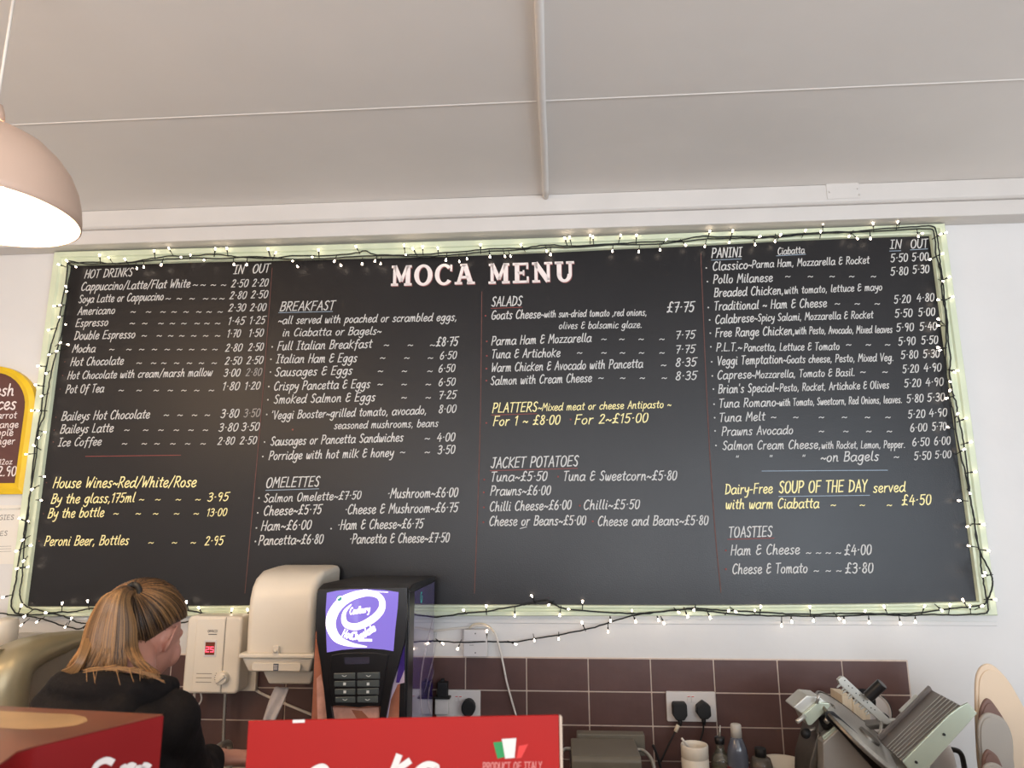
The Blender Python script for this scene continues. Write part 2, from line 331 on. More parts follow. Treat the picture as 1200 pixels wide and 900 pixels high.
# --- handwriting: every glyph a set of pen strokes (cap height 10)
G = {
'a': (5.4, "5,5 3,6 1,5 0,2.5 1,0 2.5,0 4.4,2 5,5.6|5,5.6 4.6,2 5,.3 5.7,.4"), 'b': (4.6, "1,10 .5,5 .3,.3|.4,3.3 1.6,5.6 3.6,5.8 4.3,3.6 3.6,.8 1.8,-.2 .3,.8"),
'c': (4, "4,5.2 2.8,6 1,4.8 .1,2.6 .8,.5 2.2,0 4,1.1"), 'd': (5.4, "4.4,5.2 2.8,6 .9,4.8 0,2.3 1,.1 2.6,.2 4.3,2.6|5.2,10 4.7,5 4.7,1 5.6,.3"),
'e': (4.2, ".3,2.8 2.4,3 3.9,4.4 3.2,5.9 1.6,5.8 .3,4 .2,1.6 1.4,0 2.8,.1 4.2,1.3"), 'f': (4, "4.8,9.3 3.6,10 2.4,8.6 2,5 1.7,0 1.2,-2.6|.3,5.4 4,5.8"),
'g': (5, "4.5,5.4 2.8,6 .9,4.8 .3,2.2 1.6,.4 3.3,1.4 4.4,5|4.6,6 4.3,1 3.6,-2.8 1.8,-3.9 .1,-2.6"), 'h': (4.8, ".9,10 .5,5 .2,0|.4,2.6 1.8,5.3 3.4,5.6 3.7,3 3.7,.5 4.6,.3"),
'i': (1.8, ".8,6 .5,2 .7,.2 1.6,.4|1.0,8.7 1.3,8.2"), 'j': (2.5, "1.6,6 1.4,0 .8,-3 -.6,-3.4|1.8,8.7 2.1,8.2"), 'k': (4.8, ".8,9.6 .2,0|-4.6,7.4 .6,3.8 4.4,0"),
'l': (2, "1.2,10 .7,5 .6,1 1.8,.3"), 'm': (6.6, ".4,6 .2,0|.3,3 1.6,5.7 2.7,5.5 2.9,0|2.9,3 4.1,5.8 5.3,5.5 5.4,1 6.3,.2"), 'n': (4.6, ".4,6 .2,0|.3,3 1.9,5.7 3.3,5.6 3.5,3 3.6,.5 4.5,.3"),
'o': (4.5, "2.4,6 .6,4.6 .1,2 1.5,0 3.3,.7 4.1,3.2 3.4,5.4 2.2,6"), 'p': (4.6, ".8,6 .2,-4|.6,3.5 2,5.9 3.9,5.6 4.2,3 2.6,.4 .6,.8"), 'q': (4.8, "4.4,5.6 2.6,6 .6,4.4 .2,2 1.5,.3 3.2,1.2 4.4,5|4.6,6 4,-4"),
'r': (3.4, ".5,6 .3,0|.4,3.2 1.6,5.4 3.3,5.9"), 's': (3.8, "3.6,5.5 2.2,6 .8,5 1.6,3.4 2.9,2.3 2.8,.5 1.4,-.1 0,.8"), 't': (3.2, "1.9,9 1.4,4 1.5,.6 2.9,.4|0,6.2 3.4,6.5"),
'u': (4.7, ".3,6 .2,2 1.2,0 2.9,.8 4,5.8|4,6 3.8,1.5 4.7,.3"), 'v': (3.8, "-0,6 1.6,.2 3.8,6.2"), 'w': (5.8, ".2,6 .5,1 1.7,.3 2.9,5|2.9,5 3.1,.8 4.4,.4 5.6,6"), 'x': (4, "-0,6 4,0|-4,6 0,0"),
'y': (4.3, ".2,6 .6,2.8 2,1.8 3.8,3.8|4.3,6 3.6,0 2.4,-3.2 .5,-3.6"), 'z': (4, "-.2,5.7 3.8,6 .1,.2 4,.3"),
'A': (5.2, "-0,0 2.9,10 5.2,0|-1,3.5 4.6,3.7"), 'B': (5, "-1,10 .2,0|.6,9.6 3.8,9.8 4.6,8 3.4,5.8 1,5.2|1,5.2 4,5.2 4.7,2.8 3.4,.4 .2,.1"), 'C': (5, "4.8,8.8 3.4,10 1.4,8.4 .1,4.4 1,.8 2.8,0 4.6,1.4"),
'D': (5.4, "-.9,10 .3,0|.3,9.7 3.8,9 5.2,5.6 4,1.6 .3,0"), 'E': (4.8, "-.8,9.8 .2,.2 4.2,.4|-.6,5.2 4,5.4|-.8,9.8 4.8,10"), 'F': (4.6, "-.9,9.8 .2,0|-.6,5.2 3.8,5.4|-.6,9.8 4.8,10"),
'G': (5.4, "4.8,8.9 3.4,10 1.2,8.2 .1,4.2 1,.6 3,0 4.8,1.6 5,4.2|-2.8,4.2 5.2,4.3"), 'H': (5.2, "-.8,10 .2,0|-5,10 4.4,0|-.5,5 4.9,5.2"), 'I': (3.6, "-1.9,9.8 1.6,.2|-.2,.1 3.2,.2|-.4,9.8 3.6,10"),
'J': (4.4, "3.4,9.8 3.2,2.4 2,.1 .2,1.4|-1.4,9.8 4.6,10"), 'K': (5, "-.9,10 .2,0|-5,9.6 .7,4.6 4.8,0"), 'L': (4.2, "-.8,10 .2,.3 4,.3"), 'M': (6.6, "-0,0 1.2,10 3.2,4 5.6,10 6.2,0"), 'N': (5.6, "-.2,0 .9,10 4.6,0 5.4,10"),
'O': (5.6, "3,10 1,8.4 .1,4.4 1,.6 2.8,0 4.8,2 5.3,6 4.4,9.2 2.8,10"), 'P': (4.8, "-.9,10 .2,0|.5,9.7 3.6,9.8 4.7,7.6 3.4,5 .8,4.4"), 'R': (5, "-.9,10 .2,0|.5,9.7 3.6,9.8 4.5,7.6 3.2,5.2 .8,4.6|-1.8,4.8 4.9,0"),
'S': (4.6, "4.4,8.8 3,10 1,8.6 1.2,6.4 3.2,4.6 3.8,2 2.4,0 .2,1.2"), 'T': (4.6, "-2.4,9.8 2,0|-.1,9.7 4.9,10"), 'U': (5.4, ".6,10 .3,3 1.6,.1 3.6,.6 5,4 5.2,10"), 'V': (5, "-.2,10 2.2,0 5.2,10"),
'W': (6.4, "-.3,10 .9,.3 3.2,6 4,.3 6.6,10"), 'X': (5, "-0,0 5,10|-.4,10 4.6,0"), 'Y': (4.8, "-.2,10 2.3,5.4 4.8,10|-2.3,5.4 1.9,0"),
'0': (4.4, "2.4,9.4 .9,8.4 .1,4.4 .8,.6 2,0 3.6,1.6 4.1,5.4 3.6,8.6 2.2,9.4"), '1': (2.6, "-.2,7.8 1.9,9.6 1.5,0"), '2': (4.4, ".5,7.8 1.6,9.4 3.4,9 3.6,7 2,3.6 .1,.2|-.1,.2 4.2,.4"), '3': (4.2, ".4,8.6 2,9.6 3.7,8.4 3.2,6 1.4,5.2|1.4,5.2 3.6,4.6 3.8,1.8 2.2,0 .1,1"),
'4': (4.6, "-2.6,9.4 .1,3.4 4.6,3.6|-3.5,6.4 3.2,0"), '5': (4.4, "-1,9.3 .6,5.4|.6,5.4 2.6,5.8 3.8,4 3.2,1 1.6,-.1 .1,.9|-1,9.3 4.6,9.6"), '6': (4.2, "3,9.6 1,6.6 .1,3 .8,.4 2.4,0 3.8,1.8 3.6,4.2 2,5 .4,3.4"), '7': (4.2, "-.2,9.2 4.2,9.4 1.8,0|-1.4,4.8 3.8,5"),
'8': (4.2, "3.8,8.4 2.4,9.6 .9,8.4 1.2,6.4 3.2,4.2 3.8,1.8 2.2,0 .4,1.4 .8,3.8 3,6 3.8,8.4"), '9': (4.2, "3.8,8 2.2,9.5 .6,8 .8,5.6 2.4,5 3.8,7.6 3.8,8.6 3.4,4 2.4,0"),
'£': (5.4, "5,8.6 3.8,10 2.4,8.6 2.2,4 1.6,.6 .2,.3|.2,.3 2,1.2 4.8,.2|-.4,4.8 3.8,5"), '&': (4.8, "4,9 2.4,9.8 .9,8.4 1.2,6 2.8,5.4|2.8,5.4 .8,4.6 .2,2 1.6,0 4.4,1.4|-3,5.6 4.4,6"),
'~': (4.2, "0,2.8 1,4 2.2,3.4 3.2,2.4 4.2,3.6"), '-': (3, "-.2,3.6 2.6,3.8"), '·': (2.2, "-.7,4.6 1.3,4.9"), '.': (1.6, "-.4,.1 .9,.5"), ',': (1.8, "-.9,.8 .3,-1.4"), '/': (4, "-0,-.8 3.8,10.6"),
"'": (1.6, "-.8,10 .5,8"), '"': (3, "-.4,6.5 .2,4.6|-1.8,6.5 1.6,4.6"), ' ': (3, "")}
def strokes(s, slant=.16, gap=1.35):
    x = 0; out = []
    for ch in s:
        w, d = G[ch]
        for st in (d.split('|') if d else []):
            straight = st.startswith('-')
            pts = []
            for tk in (st[1:] if straight else st).split():
                a, b = tk.split(','); a = float(a); b = float(b); pts.append((x+a+slant*b, b))
            if not straight: pts = [(p.x, p.y) for p in smooth_pts([(a, b, 0) for a, b in pts], 4)]
            if straight:
                for i in range(len(pts)-1): out.append(pts[i:i+2])
            else: out.append(pts)
        x += w+gap
    return out, x-gap
def ribbon(mb, pts, w, d=(0, 0, 0)):
    n = len(pts); vs = []; fs = []
    for i, p in enumerate(pts):
        t = (pts[min(i+1, n-1)]-pts[max(i-1, 0)]); t = V((t.x, 0, t.z)).normalized(); q = V((-t.z, 0, t.x))
        e = t*(w*.4 if i == n-1 else (-w*.4 if i == 0 else 0)); k = .42 if i in (0, n-1) else .5
        vs += [p+q*w*k+e, p-q*w*k+e]
    for i in range(n-1): fs.append((2*i, 2*i+1, 2*i+3, 2*i+2))
    mb.add(vs, fs)
rt_ = random.Random(7)
def write(mb, s, a, b, cap, w, slant=.16, y=None, jit=.12):
    # a, b: world points of the baseline start and end; cap: cap height in metres
    st, nw = strokes(s, slant); a = V(a); b = V(b); dx = (b-a); L = dx.length; ux = dx.normalized(); uz = V((-ux.z, 0, ux.x)) if abs(ux.y) < .5 else V((0, 0, 1))
    sx = L/nw; sz = cap/10
    k = 0
    for pts in st:
        k += 1; off = V((0, -.00006*(k % 5), 0))
        ribbon(mb, [a+ux*(px*sx)+uz*(pz*sz)+off for px, pz in pts], w)
YT = -.0190
def wline(segs, m='chalk', name='menu_words', parent=None, label=None):
    for s, x0, y0, x1, y1, cap in segs:
        mb = MB(); a = W(x0, y0, YT); b = W(x1, y1, YT); h = (W(x0, y0-cap, YT)-a).length
        write(mb, s, a, b, h, max(.0028, 0.120*h))
        nm = 'dash' if s == '~' else ('price' if sum(c.isdigit() for c in s) >= 3 and not any(c.isalpha() for c in s) else name)
        o = obj(nm, mb, m, parent or board)
        if label: o['label'] = label
def tl(xs, y): return [('~', x-2.5, y+1.4, x+2.9, y+1.2, 6.5) for x in xs]
C1 = [("HOT DRINKS", 99, 326, 154.5, 323.5, 9.5), ]
rows = [
 [("HOT DRINKS", 99, 326, 154.5, 323.5, 9.5), ("IN", 273.7, 321, 285, 320.5, 10), ("OUT", 296, 320, 315, 319, 10)],
 [("Cappuccino/Latte/Flat White", 95, 340.5, 222, 336.6, 9.5)]+tl((228, 237, 249, 261), 335)+[("2·50", 271, 336.6, 290, 336, 9), ("2·20", 295.6, 335.8, 313.5, 335.2, 9)],
 [("Soya Latte or Cappuccino", 92, 355, 191, 351.5, 9)]+tl((196, 209, 224, 240, 250, 259), 351)+[("2·80", 269, 350.5, 288, 350, 9), ("2·50", 294, 349.5, 313, 349, 9)],
 [("Americano", 91, 369, 134, 367.5, 9)]+tl((155, 173, 190, 203, 217, 232, 244, 257), 366.5)+[("2·30", 267.6, 365, 287, 364.5, 9), ("2·00", 293, 364.5, 311, 364, 9)],
 [("Espresso", 88.5, 383, 126, 381.5, 9)]+tl((154, 168.6, 187.5, 201, 214.5, 230, 241.5, 254), 380)+[("1·45", 267, 380.5, 286, 380, 9), ("1·25", 292, 379.8, 310, 379.2, 9)],
 [("Double Espresso", 87, 398, 157.6, 396, 9.5)]+tl((168, 185.6, 199, 212, 226, 240, 254), 394.5)+[("1·70", 266, 395.2, 281, 394.8, 9), ("1·50", 291.5, 394.6, 308, 394, 9)],
 [("Mocha", 84.7, 413, 111, 412.5, 9)]+tl((130, 150, 165, 180, 195, 209.5, 223.6, 238, 251), 410.5)+[("2·80", 264, 412, 283, 411.4, 9), ("2·50", 291, 411.2, 308, 410.5, 9)],
 [("Hot Chocolate", 82.5, 428.7, 144, 427, 9.5)]+tl((162, 179, 191, 206, 221, 235, 250), 426.5)+[("2·50", 263.5, 427.2, 282.4, 426.8, 9), ("2·50", 289, 426.6, 307.5, 426, 9)],
 [("Hot Chocolate with cream/marsh mallow", 79, 444.3, 248, 440.4, 9), ("3·00", 262, 441.2, 280.5, 440.8, 9)],
 [("Pot Of Tea", 77, 460.8, 121, 459.4, 9.5)]+tl((141, 162, 182, 198.6, 214.5, 229.6, 246.7), 458.5)+[("1·80", 260.4, 457.2, 279.7, 456.8, 9.5), ("1·20", 286.6, 456.6, 304, 456, 9)],
 [("Baileys Hot Chocolate", 72, 492.6, 174.6, 490, 10)]+tl((194, 210, 227, 242), 487.5)+[("3·80", 258.5, 489.6, 279, 489, 10)],
 [("Baileys Latte", 70.4, 507.8, 132, 506, 10)]+tl((147.7, 169.7, 187.6, 205.7, 222.8, 239.8), 505)+[("3·80", 256, 505.6, 278, 505, 9.5), ("3·50", 283, 504.8, 303, 504.2, 9.5)],
 [("Ice Coffee", 68, 523, 118, 521.6, 9.5)]+tl((145, 168, 183, 201.6, 219, 237), 521)+[("2·80", 255, 521.2, 274, 520.6, 9), ("2·50", 281, 520.6, 300, 520, 9)],
]
for r in rows: wline(r)
wline([("2·80", 288, 440.6, 306, 440, 9)], 'chalkdim', label='faded grey handwritten price')
wline([("3·50", 285.5, 488.8, 304, 488, 9.5)], 'chalkdim', label='faded grey handwritten price')
YL = 'line handwritten in yellow chalk'
for r in [
 [("House Wines~Red/White/Rose", 62, 571.6, 229, 570.4, 12)],
 [("By the glass,175ml", 59.7, 590, 157, 588.2, 11)]+tl((165, 184, 208, 231), 586.5)+[("3·95", 243, 587.5, 267, 586.6, 10)],
 [("By the bottle", 56, 607, 121, 605.4, 11)]+tl((135, 161, 181.5, 206, 229), 603)+[("13·00", 242, 605, 265, 604.2, 9)],
 [("Peroni Beer, Bottles", 52, 639.4, 150, 638.2, 11)]+tl((176, 203.5, 225.5), 637)+[("2·95", 240, 639, 261, 638.2, 10.5)],
 [("PLATTERS", 577, 483.5, 629, 482, 11), ("~Mixed meat or cheese Antipasto ~", 630.5, 481.4, 786, 477.6, 8.6)],
 [("For 1 ~ £8·00", 578, 498.8, 655.7, 497, 11), ("For 2~£15·00", 673.6, 497.2, 758.8, 494.6, 11)],
 [("Dairy-Free", 850, 579, 905, 577.6, 11.5), ("SOUP OF THE DAY", 913, 577.6, 1016, 576, 13.5), ("served", 1023.6, 577, 1060.6, 576, 11.5)],
 [("with warm Ciabatta", 850.6, 596.4, 959.4, 595, 11.5)]+tl((976, 1010, 1041.7), 593)+[("£4·50", 1057, 592, 1091, 591, 12)],
]: wline(r, 'yellow', label=YL)
for r in [
 [("BREAKFAST", 328, 364.4, 391, 363, 10.5)],
 [("~all served with poached or scrambled eggs,", 326, 379.6, 535, 375.6, 9)],
 [("in Ciabatta or Bagels~", 331, 394, 446, 391.8, 9)],
 [("Full Italian Breakfast", 325, 410.4, 435, 407.4, 10)]+tl((452, 480, 506), 405.5)+[("£8·75", 511, 405.8, 536, 404.8, 10.5)],
 [("Italian Ham & Eggs", 323.4, 425.4, 417.6, 424, 10)]+tl((447.5, 476, 503.5), 420.5)+[("6·50", 515.6, 421, 534.5, 420.2, 9)],
 [("Sausages & Eggs", 322, 440.8, 412, 438.6, 10)]+tl((445, 473, 503), 436)+[("6·50", 514, 436.2, 532.7, 435.4, 9)],
 [("Crispy Pancetta & Eggs", 321, 457.4, 433, 454.4, 10)]+tl((444.7, 472.7, 501), 451.5)+[("6·50", 514, 452.2, 533, 451.4, 9)],
 [("Smoked Salmon & Eggs", 320.8, 472.8, 439, 469.8, 10)]+tl((472.7, 501), 467)+[("7·25", 514, 467.6, 534, 466.8, 9.5)],
 [("'Veggi Booster~grilled tomato, avocado,", 317.5, 491.2, 499.5, 485, 9.5), ("8·00", 514, 484, 534, 483.2, 9.5)],
 [("seasoned mushrooms, beans", 391.5, 502.6, 513, 499.8, 8.6)],
 [("Sausages or Pancetta Sandwiches", 317, 522, 472, 517, 10)]+tl((500,), 515)+[("4·00", 512, 517.4, 532.6, 516.6, 10)],
 [("Porridge with hot milk & honey", 315, 538.8, 460.5, 535, 10)]+tl((471, 500), 531)+[("3·50", 513, 532, 532.6, 531.2, 10)],
 [("OMELETTES", 311.7, 571.4, 373.5, 569.8, 11.5)],
 [("Salmon Omelette~£7·50", 309, 588.6, 422.5, 584.6, 9.6), ("·Mushroom~£6·00", 454, 583.6, 536, 582, 11)],
 [("Cheese~£5·75", 309, 604, 376, 601.8, 11), ("·Cheese & Mushroom~£6·75", 404, 602.4, 536, 599.6, 11)],
 [("Ham~£6·00", 306, 621.6, 364, 620, 11), ("·Ham & Cheese~£6·75", 395.5, 620.4, 495.3, 618.6, 11)],
 [("Pancetta~£6·80", 303, 638.6, 378, 636.8, 11), ("·Pancetta & Cheese~£7·50", 409.5, 636.8, 526, 635, 11)],
 [("SALADS", 576, 359, 611, 358, 11)],
 [("Goats Cheese", 576, 374.2, 633, 372.6, 10), ("~with sun-dried tomato ,red onions,", 634, 372, 757.6, 369.6, 8), ("£7·75", 781.6, 366, 813, 365, 12)],
 [("olives & balsamic glaze.", 655, 385.4, 752, 384, 8)],
 [("Parma Ham & Mozzarella", 576, 404.4, 692.5, 400.4, 10)]+tl((707, 728, 750.6, 775), 398.5)+[("7·75", 791.7, 397.2, 814, 396.4, 9.5)],
 [("Tuna & Artichoke", 576, 419.8, 656, 418, 10)]+tl((678.5, 707, 728.7, 751, 775), 414.5)+[("7·75", 791.7, 414, 814, 413.2, 9.5)],
 [("Warm Chicken & Avocado with Pancetta", 576, 435.6, 753, 430.6, 10)]+tl((777,), 429)+[("8·35", 791.7, 429.6, 815.5, 428.8, 10)],
 [("Salmon with Cream Cheese", 575, 451, 693, 447.4, 10)]+tl((703.5, 729, 752, 777.7), 444)+[("8·35", 791.7, 445.4, 816, 444.6, 10)],
 [("JACKET POTATOES", 575, 548.4, 677, 546, 12)],
 [("Tuna~£5·50", 575, 564, 640.5, 563, 11), ("Tuna & Sweetcorn~£5·80", 660, 563.2, 792.6, 562.4, 11)],
 [("Prawns~£6·00", 574.7, 580.4, 644.7, 579.6, 11)],
 [("Chilli Cheese~£6·00", 574, 599, 669, 596.6, 11), ("Chilli~£5·50", 684, 597, 749, 596, 11)],
 [("Cheese or Beans~£5·00", 573.5, 616, 686, 614.8, 11), ("Cheese and Beans~£5·80", 700.7, 616, 829.5, 614.8, 11)],
 [("Ciabatta", 911.7, 298.4, 942.7, 296.6, 8)],
 [("PANINI", 834, 302, 869, 300.8, 11), ("IN", 1043, 291.4, 1056, 291, 10), ("OUT", 1067.5, 290.8, 1087, 290, 10)],
 [("Classico", 835.5, 317, 876, 314.8, 10), ("~Parma Ham, Mozzarella & Rocket", 877, 314, 1018.4, 308.6, 8.6), ("5·50", 1044, 307, 1063.6, 306.2, 9.5), ("5·00", 1069, 305.8, 1088, 305, 9.5)],
 [("Pollo Milanese", 836, 332.2, 905, 329.8, 10)]+tl((922.6, 949, 974.5, 997.5, 1023), 325)+[("5·80", 1044, 322.6, 1064, 321.8, 9.5), ("5·30", 1069.8, 320.4, 1088.7, 319.6, 9.5)],
 [("Breaded Chicken,", 837, 347.8, 918, 344.6, 10), ("with tomato, lettuce & mayo", 919.5, 344.4, 1033.6, 340, 8.4)],
 [("Traditional ~ Ham & Cheese", 837, 363.4, 968.5, 359.6, 10)]+tl((980.7, 1004, 1027.4), 357)+[("5·20", 1048, 355.4, 1067, 354.6, 9.5), ("4·80", 1074.5, 353.6, 1094.6, 352.8, 9.5)],
 [("Calabrese", 838.6, 379.4, 883, 376.8, 10), ("~Spicy Salami, Mozzarella & Rocket", 884, 376.6, 1023, 372.8, 8.6), ("5·50", 1049, 371.8, 1069, 371, 9.5), ("5·00", 1076.5, 370.4, 1095.6, 369.6, 9.5)],
 [("Free Range Chicken,", 838.6, 394.8, 931, 392, 10), ("with Pesto, Avocado, Mixed leaves", 932, 391.6, 1045.5, 389.8, 8.4), ("5·90", 1050.7, 388.4, 1070.6, 387.6, 9.5), ("5·40", 1078, 387.2, 1097.7, 386.4, 9.5)],
 [("P.L.T.~", 839.6, 411.6, 869, 411, 9.5), ("Pancetta, Lettuce & Tomato", 872, 411.4, 983.5, 409.8, 8.8)]+tl((994, 1017, 1039.6), 405)+[("5·90", 1053, 404.6, 1072.6, 403.8, 9.5), ("5·50", 1080, 403.2, 1099, 402.6, 9.5)],
 [("Veggi Temptation", 840.7, 427.8, 917, 425.4, 10), ("~Goats cheese, Pesto, Mixed Veg.", 918, 425.6, 1047, 422.8, 8.8), ("5·80", 1056, 420.4, 1075.7, 419.6, 9.5), ("5·30", 1082, 419.2, 1100.8, 418.6, 9.5)],
 [("Caprese", 841, 444.4, 880, 443, 10), ("~Mozzarella, Tomato & Basil.", 880.7, 443.2, 1001.6, 440.4, 8.8)]+tl((1010.6, 1036.5), 437)+[("5·20", 1058, 437, 1076.5, 436.2, 9.5), ("4·90", 1082.7, 435.4, 1102.9, 434.8, 9.5)],
 [("Brian's Special~", 842, 460.8, 912, 458.6, 10), ("Pesto, Rocket, Artichoke & Olives", 914, 458.6, 1041.6, 455, 8.8), ("5·20", 1060, 453.6, 1079, 453, 9.5), ("4·90", 1085, 452.4, 1105.5, 451.6, 9.5)],
 [("Tuna Romano", 842.7, 477.6, 909, 475.8, 10), ("~with Tomato, Sweetcorn, Red Onions, leaves.", 910, 475.8, 1057, 472, 8.4), ("5·80", 1062.8, 471.8, 1082, 471, 9.5), ("5·30", 1087, 470.4, 1107, 469.6, 9.5)],
 [("Tuna Melt", 843, 494.2, 896, 492.6, 10)]+tl((906, 932, 962, 989, 1016, 1040), 490)+[("5·20", 1064.4, 490, 1084, 489.2, 9.5), ("4·90", 1089, 488.4, 1109.6, 487.6, 9.5)],
 [("Prawns Avocado", 846, 510.4, 929, 508.4, 10)]+tl((962, 990.6, 1017.5, 1041.7), 506.5)+[("6·00", 1067, 505.8, 1086.3, 505, 9.5), ("5·70", 1092.7, 504.4, 1109, 503.8, 9.5)],
 [("Salmon Cream Cheese,", 846.8, 527, 961.5, 525.4, 10), ("with Rocket, Lemon, Pepper.", 963, 525.8, 1060.6, 524.6, 8.4), ("6·50", 1069.4, 522.6, 1089, 522, 9.5), ("6·00", 1095, 521.4, 1113.7, 520.6, 9.5)],
 [('"', 862, 540, 866, 540, 9), ('"', 901.5, 539.4, 905.5, 539.4, 9), ('"', 940, 539, 944, 539, 9), ("~on Bagels", 962, 541, 1029.4, 539.6, 11)]+tl((1050,), 536.6)+[("5·50", 1071.4, 538.8, 1091, 538.2, 9.5), ("5·00", 1096, 537, 1114.6, 536.4, 8.8)],
 [("TOASTIES", 854, 629.6, 904.6, 628.6, 12)],
 [("Ham & Cheese", 856.5, 650.4, 936.7, 649, 11.5)]+tl((947, 958.5, 970, 982), 649)+[("£4·00", 989.7, 650.4, 1021, 649.6, 12)],
 [("Cheese & Tomato", 858.5, 672.4, 946, 671, 11.5)]+tl((956, 970, 982.5), 670)+[("£3·80", 990.6, 671.8, 1023, 671, 12)],
]: wline(r)
def rule(pts, m, w, name, label=None):
    mb = MB(); ribbon(mb, smooth_pts([W(x, y, YT) for x, y in pts], 3), w); o = obj(name, mb, m, board)
    if label: o['label'] = label
rule([(319, 314), (308, 460), (297.5, 580), (287, 695)], 'brown', .0030, 'column_divider')
rule([(564.6, 342), (563.4, 460), (561, 560), (556, 695)], 'brown', .0032, 'column_divider')
rule([(821.3, 297), (829, 480), (837, 610), (844.8, 694)], 'brown', .0030, 'column_divider')
for p, m in [(((100.4, 534.8), (211.8, 533.4)), 'red'), (((575.6, 361.4), (611.8, 360)), 'red'), (((576, 486.4), (629, 484.8)), 'red'), (((574.5, 551.6), (676.7, 548.8)), 'red'), (((853, 632), (907, 630.6)), 'red'),
             (((326.6, 366.4), (389.6, 365)), 'bluegrey'), (((311.5, 574.6), (373.5, 572.8)), 'bluegrey'), (((833.7, 304.8), (868.6, 303.4)), 'bluegrey'), (((910, 299.8), (944, 298)), 'bluegrey'), (((1042.6, 294.2), (1055.6, 293.8)), 'bluegrey'),
             (((1067, 292.8), (1087, 291.6)), 'bluegrey'), (((893, 552), (1040, 551)), 'bluegrey'), (((912.7, 581.8), (1019, 580.4)), 'bluegrey'), (((609.5, 619.4), (617, 617.4)), 'chalk')]:
    rule(p, m, .0028, 'underline', {'red': 'red chalk rule', 'bluegrey': 'grey chalk rule', 'chalk': None}[m])
def dots(pts, m, r):
    mb = MB()
    for x, y in pts: mb.lathe([(.0001, -.0006), (r*.8, -.0005), (r, 0)], W(x, y, YT), 8, 'y')
    o = obj('bullet_dots', mb, m, board); o['kind'] = 'stuff'
dots([(319, 406.5), (317.5, 421), (317, 436), (315, 453), (314, 468.5), (312.6, 485.7), (310, 518), (308, 535), (303.5, 583.7), (302, 601), (300.5, 618.7), (299.3, 634.5), (388, 619.5), (827.7, 314), (829, 330), (830, 360.4), (831.6, 375), (832.4, 390.4), (833, 406.4), (834, 424), (834.7, 440.5), (836, 456), (836.8, 473.6), (837.5, 489.5), (838, 505), (839, 522)], 'chalk', .0030)
dots([(569, 370), (570.5, 400), (570.5, 417), (570, 432), (570, 446), (570, 495.7), (668.7, 491.5), (567.5, 562), (654, 558.5), (567, 577), (567, 594.6), (679.5, 592.5), (566.5, 612), (694.6, 611), (850.6, 645), (850.6, 667), (343, 503.5)], 'red', .0034)
dots([(76, 424), (73.5, 440), (70.5, 456), (65.5, 489), (63.5, 504), (62.5, 518), (54.5, 565.6), (51, 602), (46, 634)], 'brown', .0028)

# --- painted slab serif heading
def bar(p, q, w): 
    p = V((p[0], 0, p[1])); q = V((q[0], 0, q[1])); t = (q-p).normalized(); n = V((-t.z, 0, t.x))*w/2
    return [p+n, p-n, q-n, q+n]
def ring(cx, cz, ro, ri, a0, a1, n=20):
    out = []
    for i in range(n):
        t0 = radians(a0+(a1-a0)*i/n); t1 = radians(a0+(a1-a0)*(i+1)/n)
        out.append([V((cx+ro[0]*cos(t0), 0, cz+ro[1]*sin(t0))), V((cx+ro[0]*cos(t1), 0, cz+ro[1]*sin(t1))), V((cx+ri[0]*cos(t1), 0, cz+ri[1]*sin(t1))), V((cx+ri[0]*cos(t0), 0, cz+ri[1]*sin(t0)))])
    return out
SER = lambda a, b, z: bar((a, z), (b, z), 1.15)
SL = {
'M': (12.6, [bar((2.4, .5), (2.4, 9.6), 1.7), bar((10, .5), (10, 9.6), 2.5), bar((2.4, 9.8), (6.2, 2.2), 2.2), bar((6.2, 2.2), (9.6, 9.8), 1.7), SER(.4, 4.4, .55), SER(7.9, 12.2, .55), SER(.6, 3.2, 9.45), SER(9.2, 12.0, 9.45)]),
'O': (10.8, ring(5.3, 5, (5.2, 5.3), (2.6, 4), 0, 360, 28)),
'C': (10.4, ring(5.4, 5, (5.2, 5.3), (2.7, 4), 42, 322, 22)+[bar((9.4, 6.6), (9.4, 9.8), 1.1)]),
'A': (11.6, [bar((5.2, 9.6), (2.2, .5), 1.7), bar((5.8, 9.6), (9.2, .5), 2.7), bar((3.4, 3.4), (8, 3.4), 1.2), SER(.2, 4.4, .55), SER(7.2, 11.6, .55), SER(3.2, 6.6, 9.45)]),
'E': (9.8, [bar((2.8, .4), (2.8, 9.6), 2.5), SER(.4, 8.8, .55), SER(.4, 8.6, 9.45), bar((3, 5), (6.4, 5), 1.2), bar((8.7, 0), (8.7, 3.1), 1.1), bar((8.5, 6.9), (8.5, 10), 1.1), bar((6.4, 3.7), (6.4, 6.3), .9)]),
'N': (11.6, [bar((2.6, .5), (2.6, 9.6), 1.7), bar((9.4, .2), (9.4, 9.6), 1.7), bar((2.4, 9.6), (9.2, .6), 2.6), SER(.5, 4.8, .55), SER(7.2, 11.6, 9.45), SER(.4, 3.2, 9.45)]),
'U': (11.4, [bar((2.9, 3.4), (2.9, 9.6), 2.5), bar((9, 3.6), (9, 9.6), 1.7), SER(.5, 5.2, 9.45), SER(6.8, 11.2, 9.45)]+ring(5.75, 3.8, (4.1, 4.1), (1.7, 2.7), 180, 360, 14)),
' ': (4, [])}
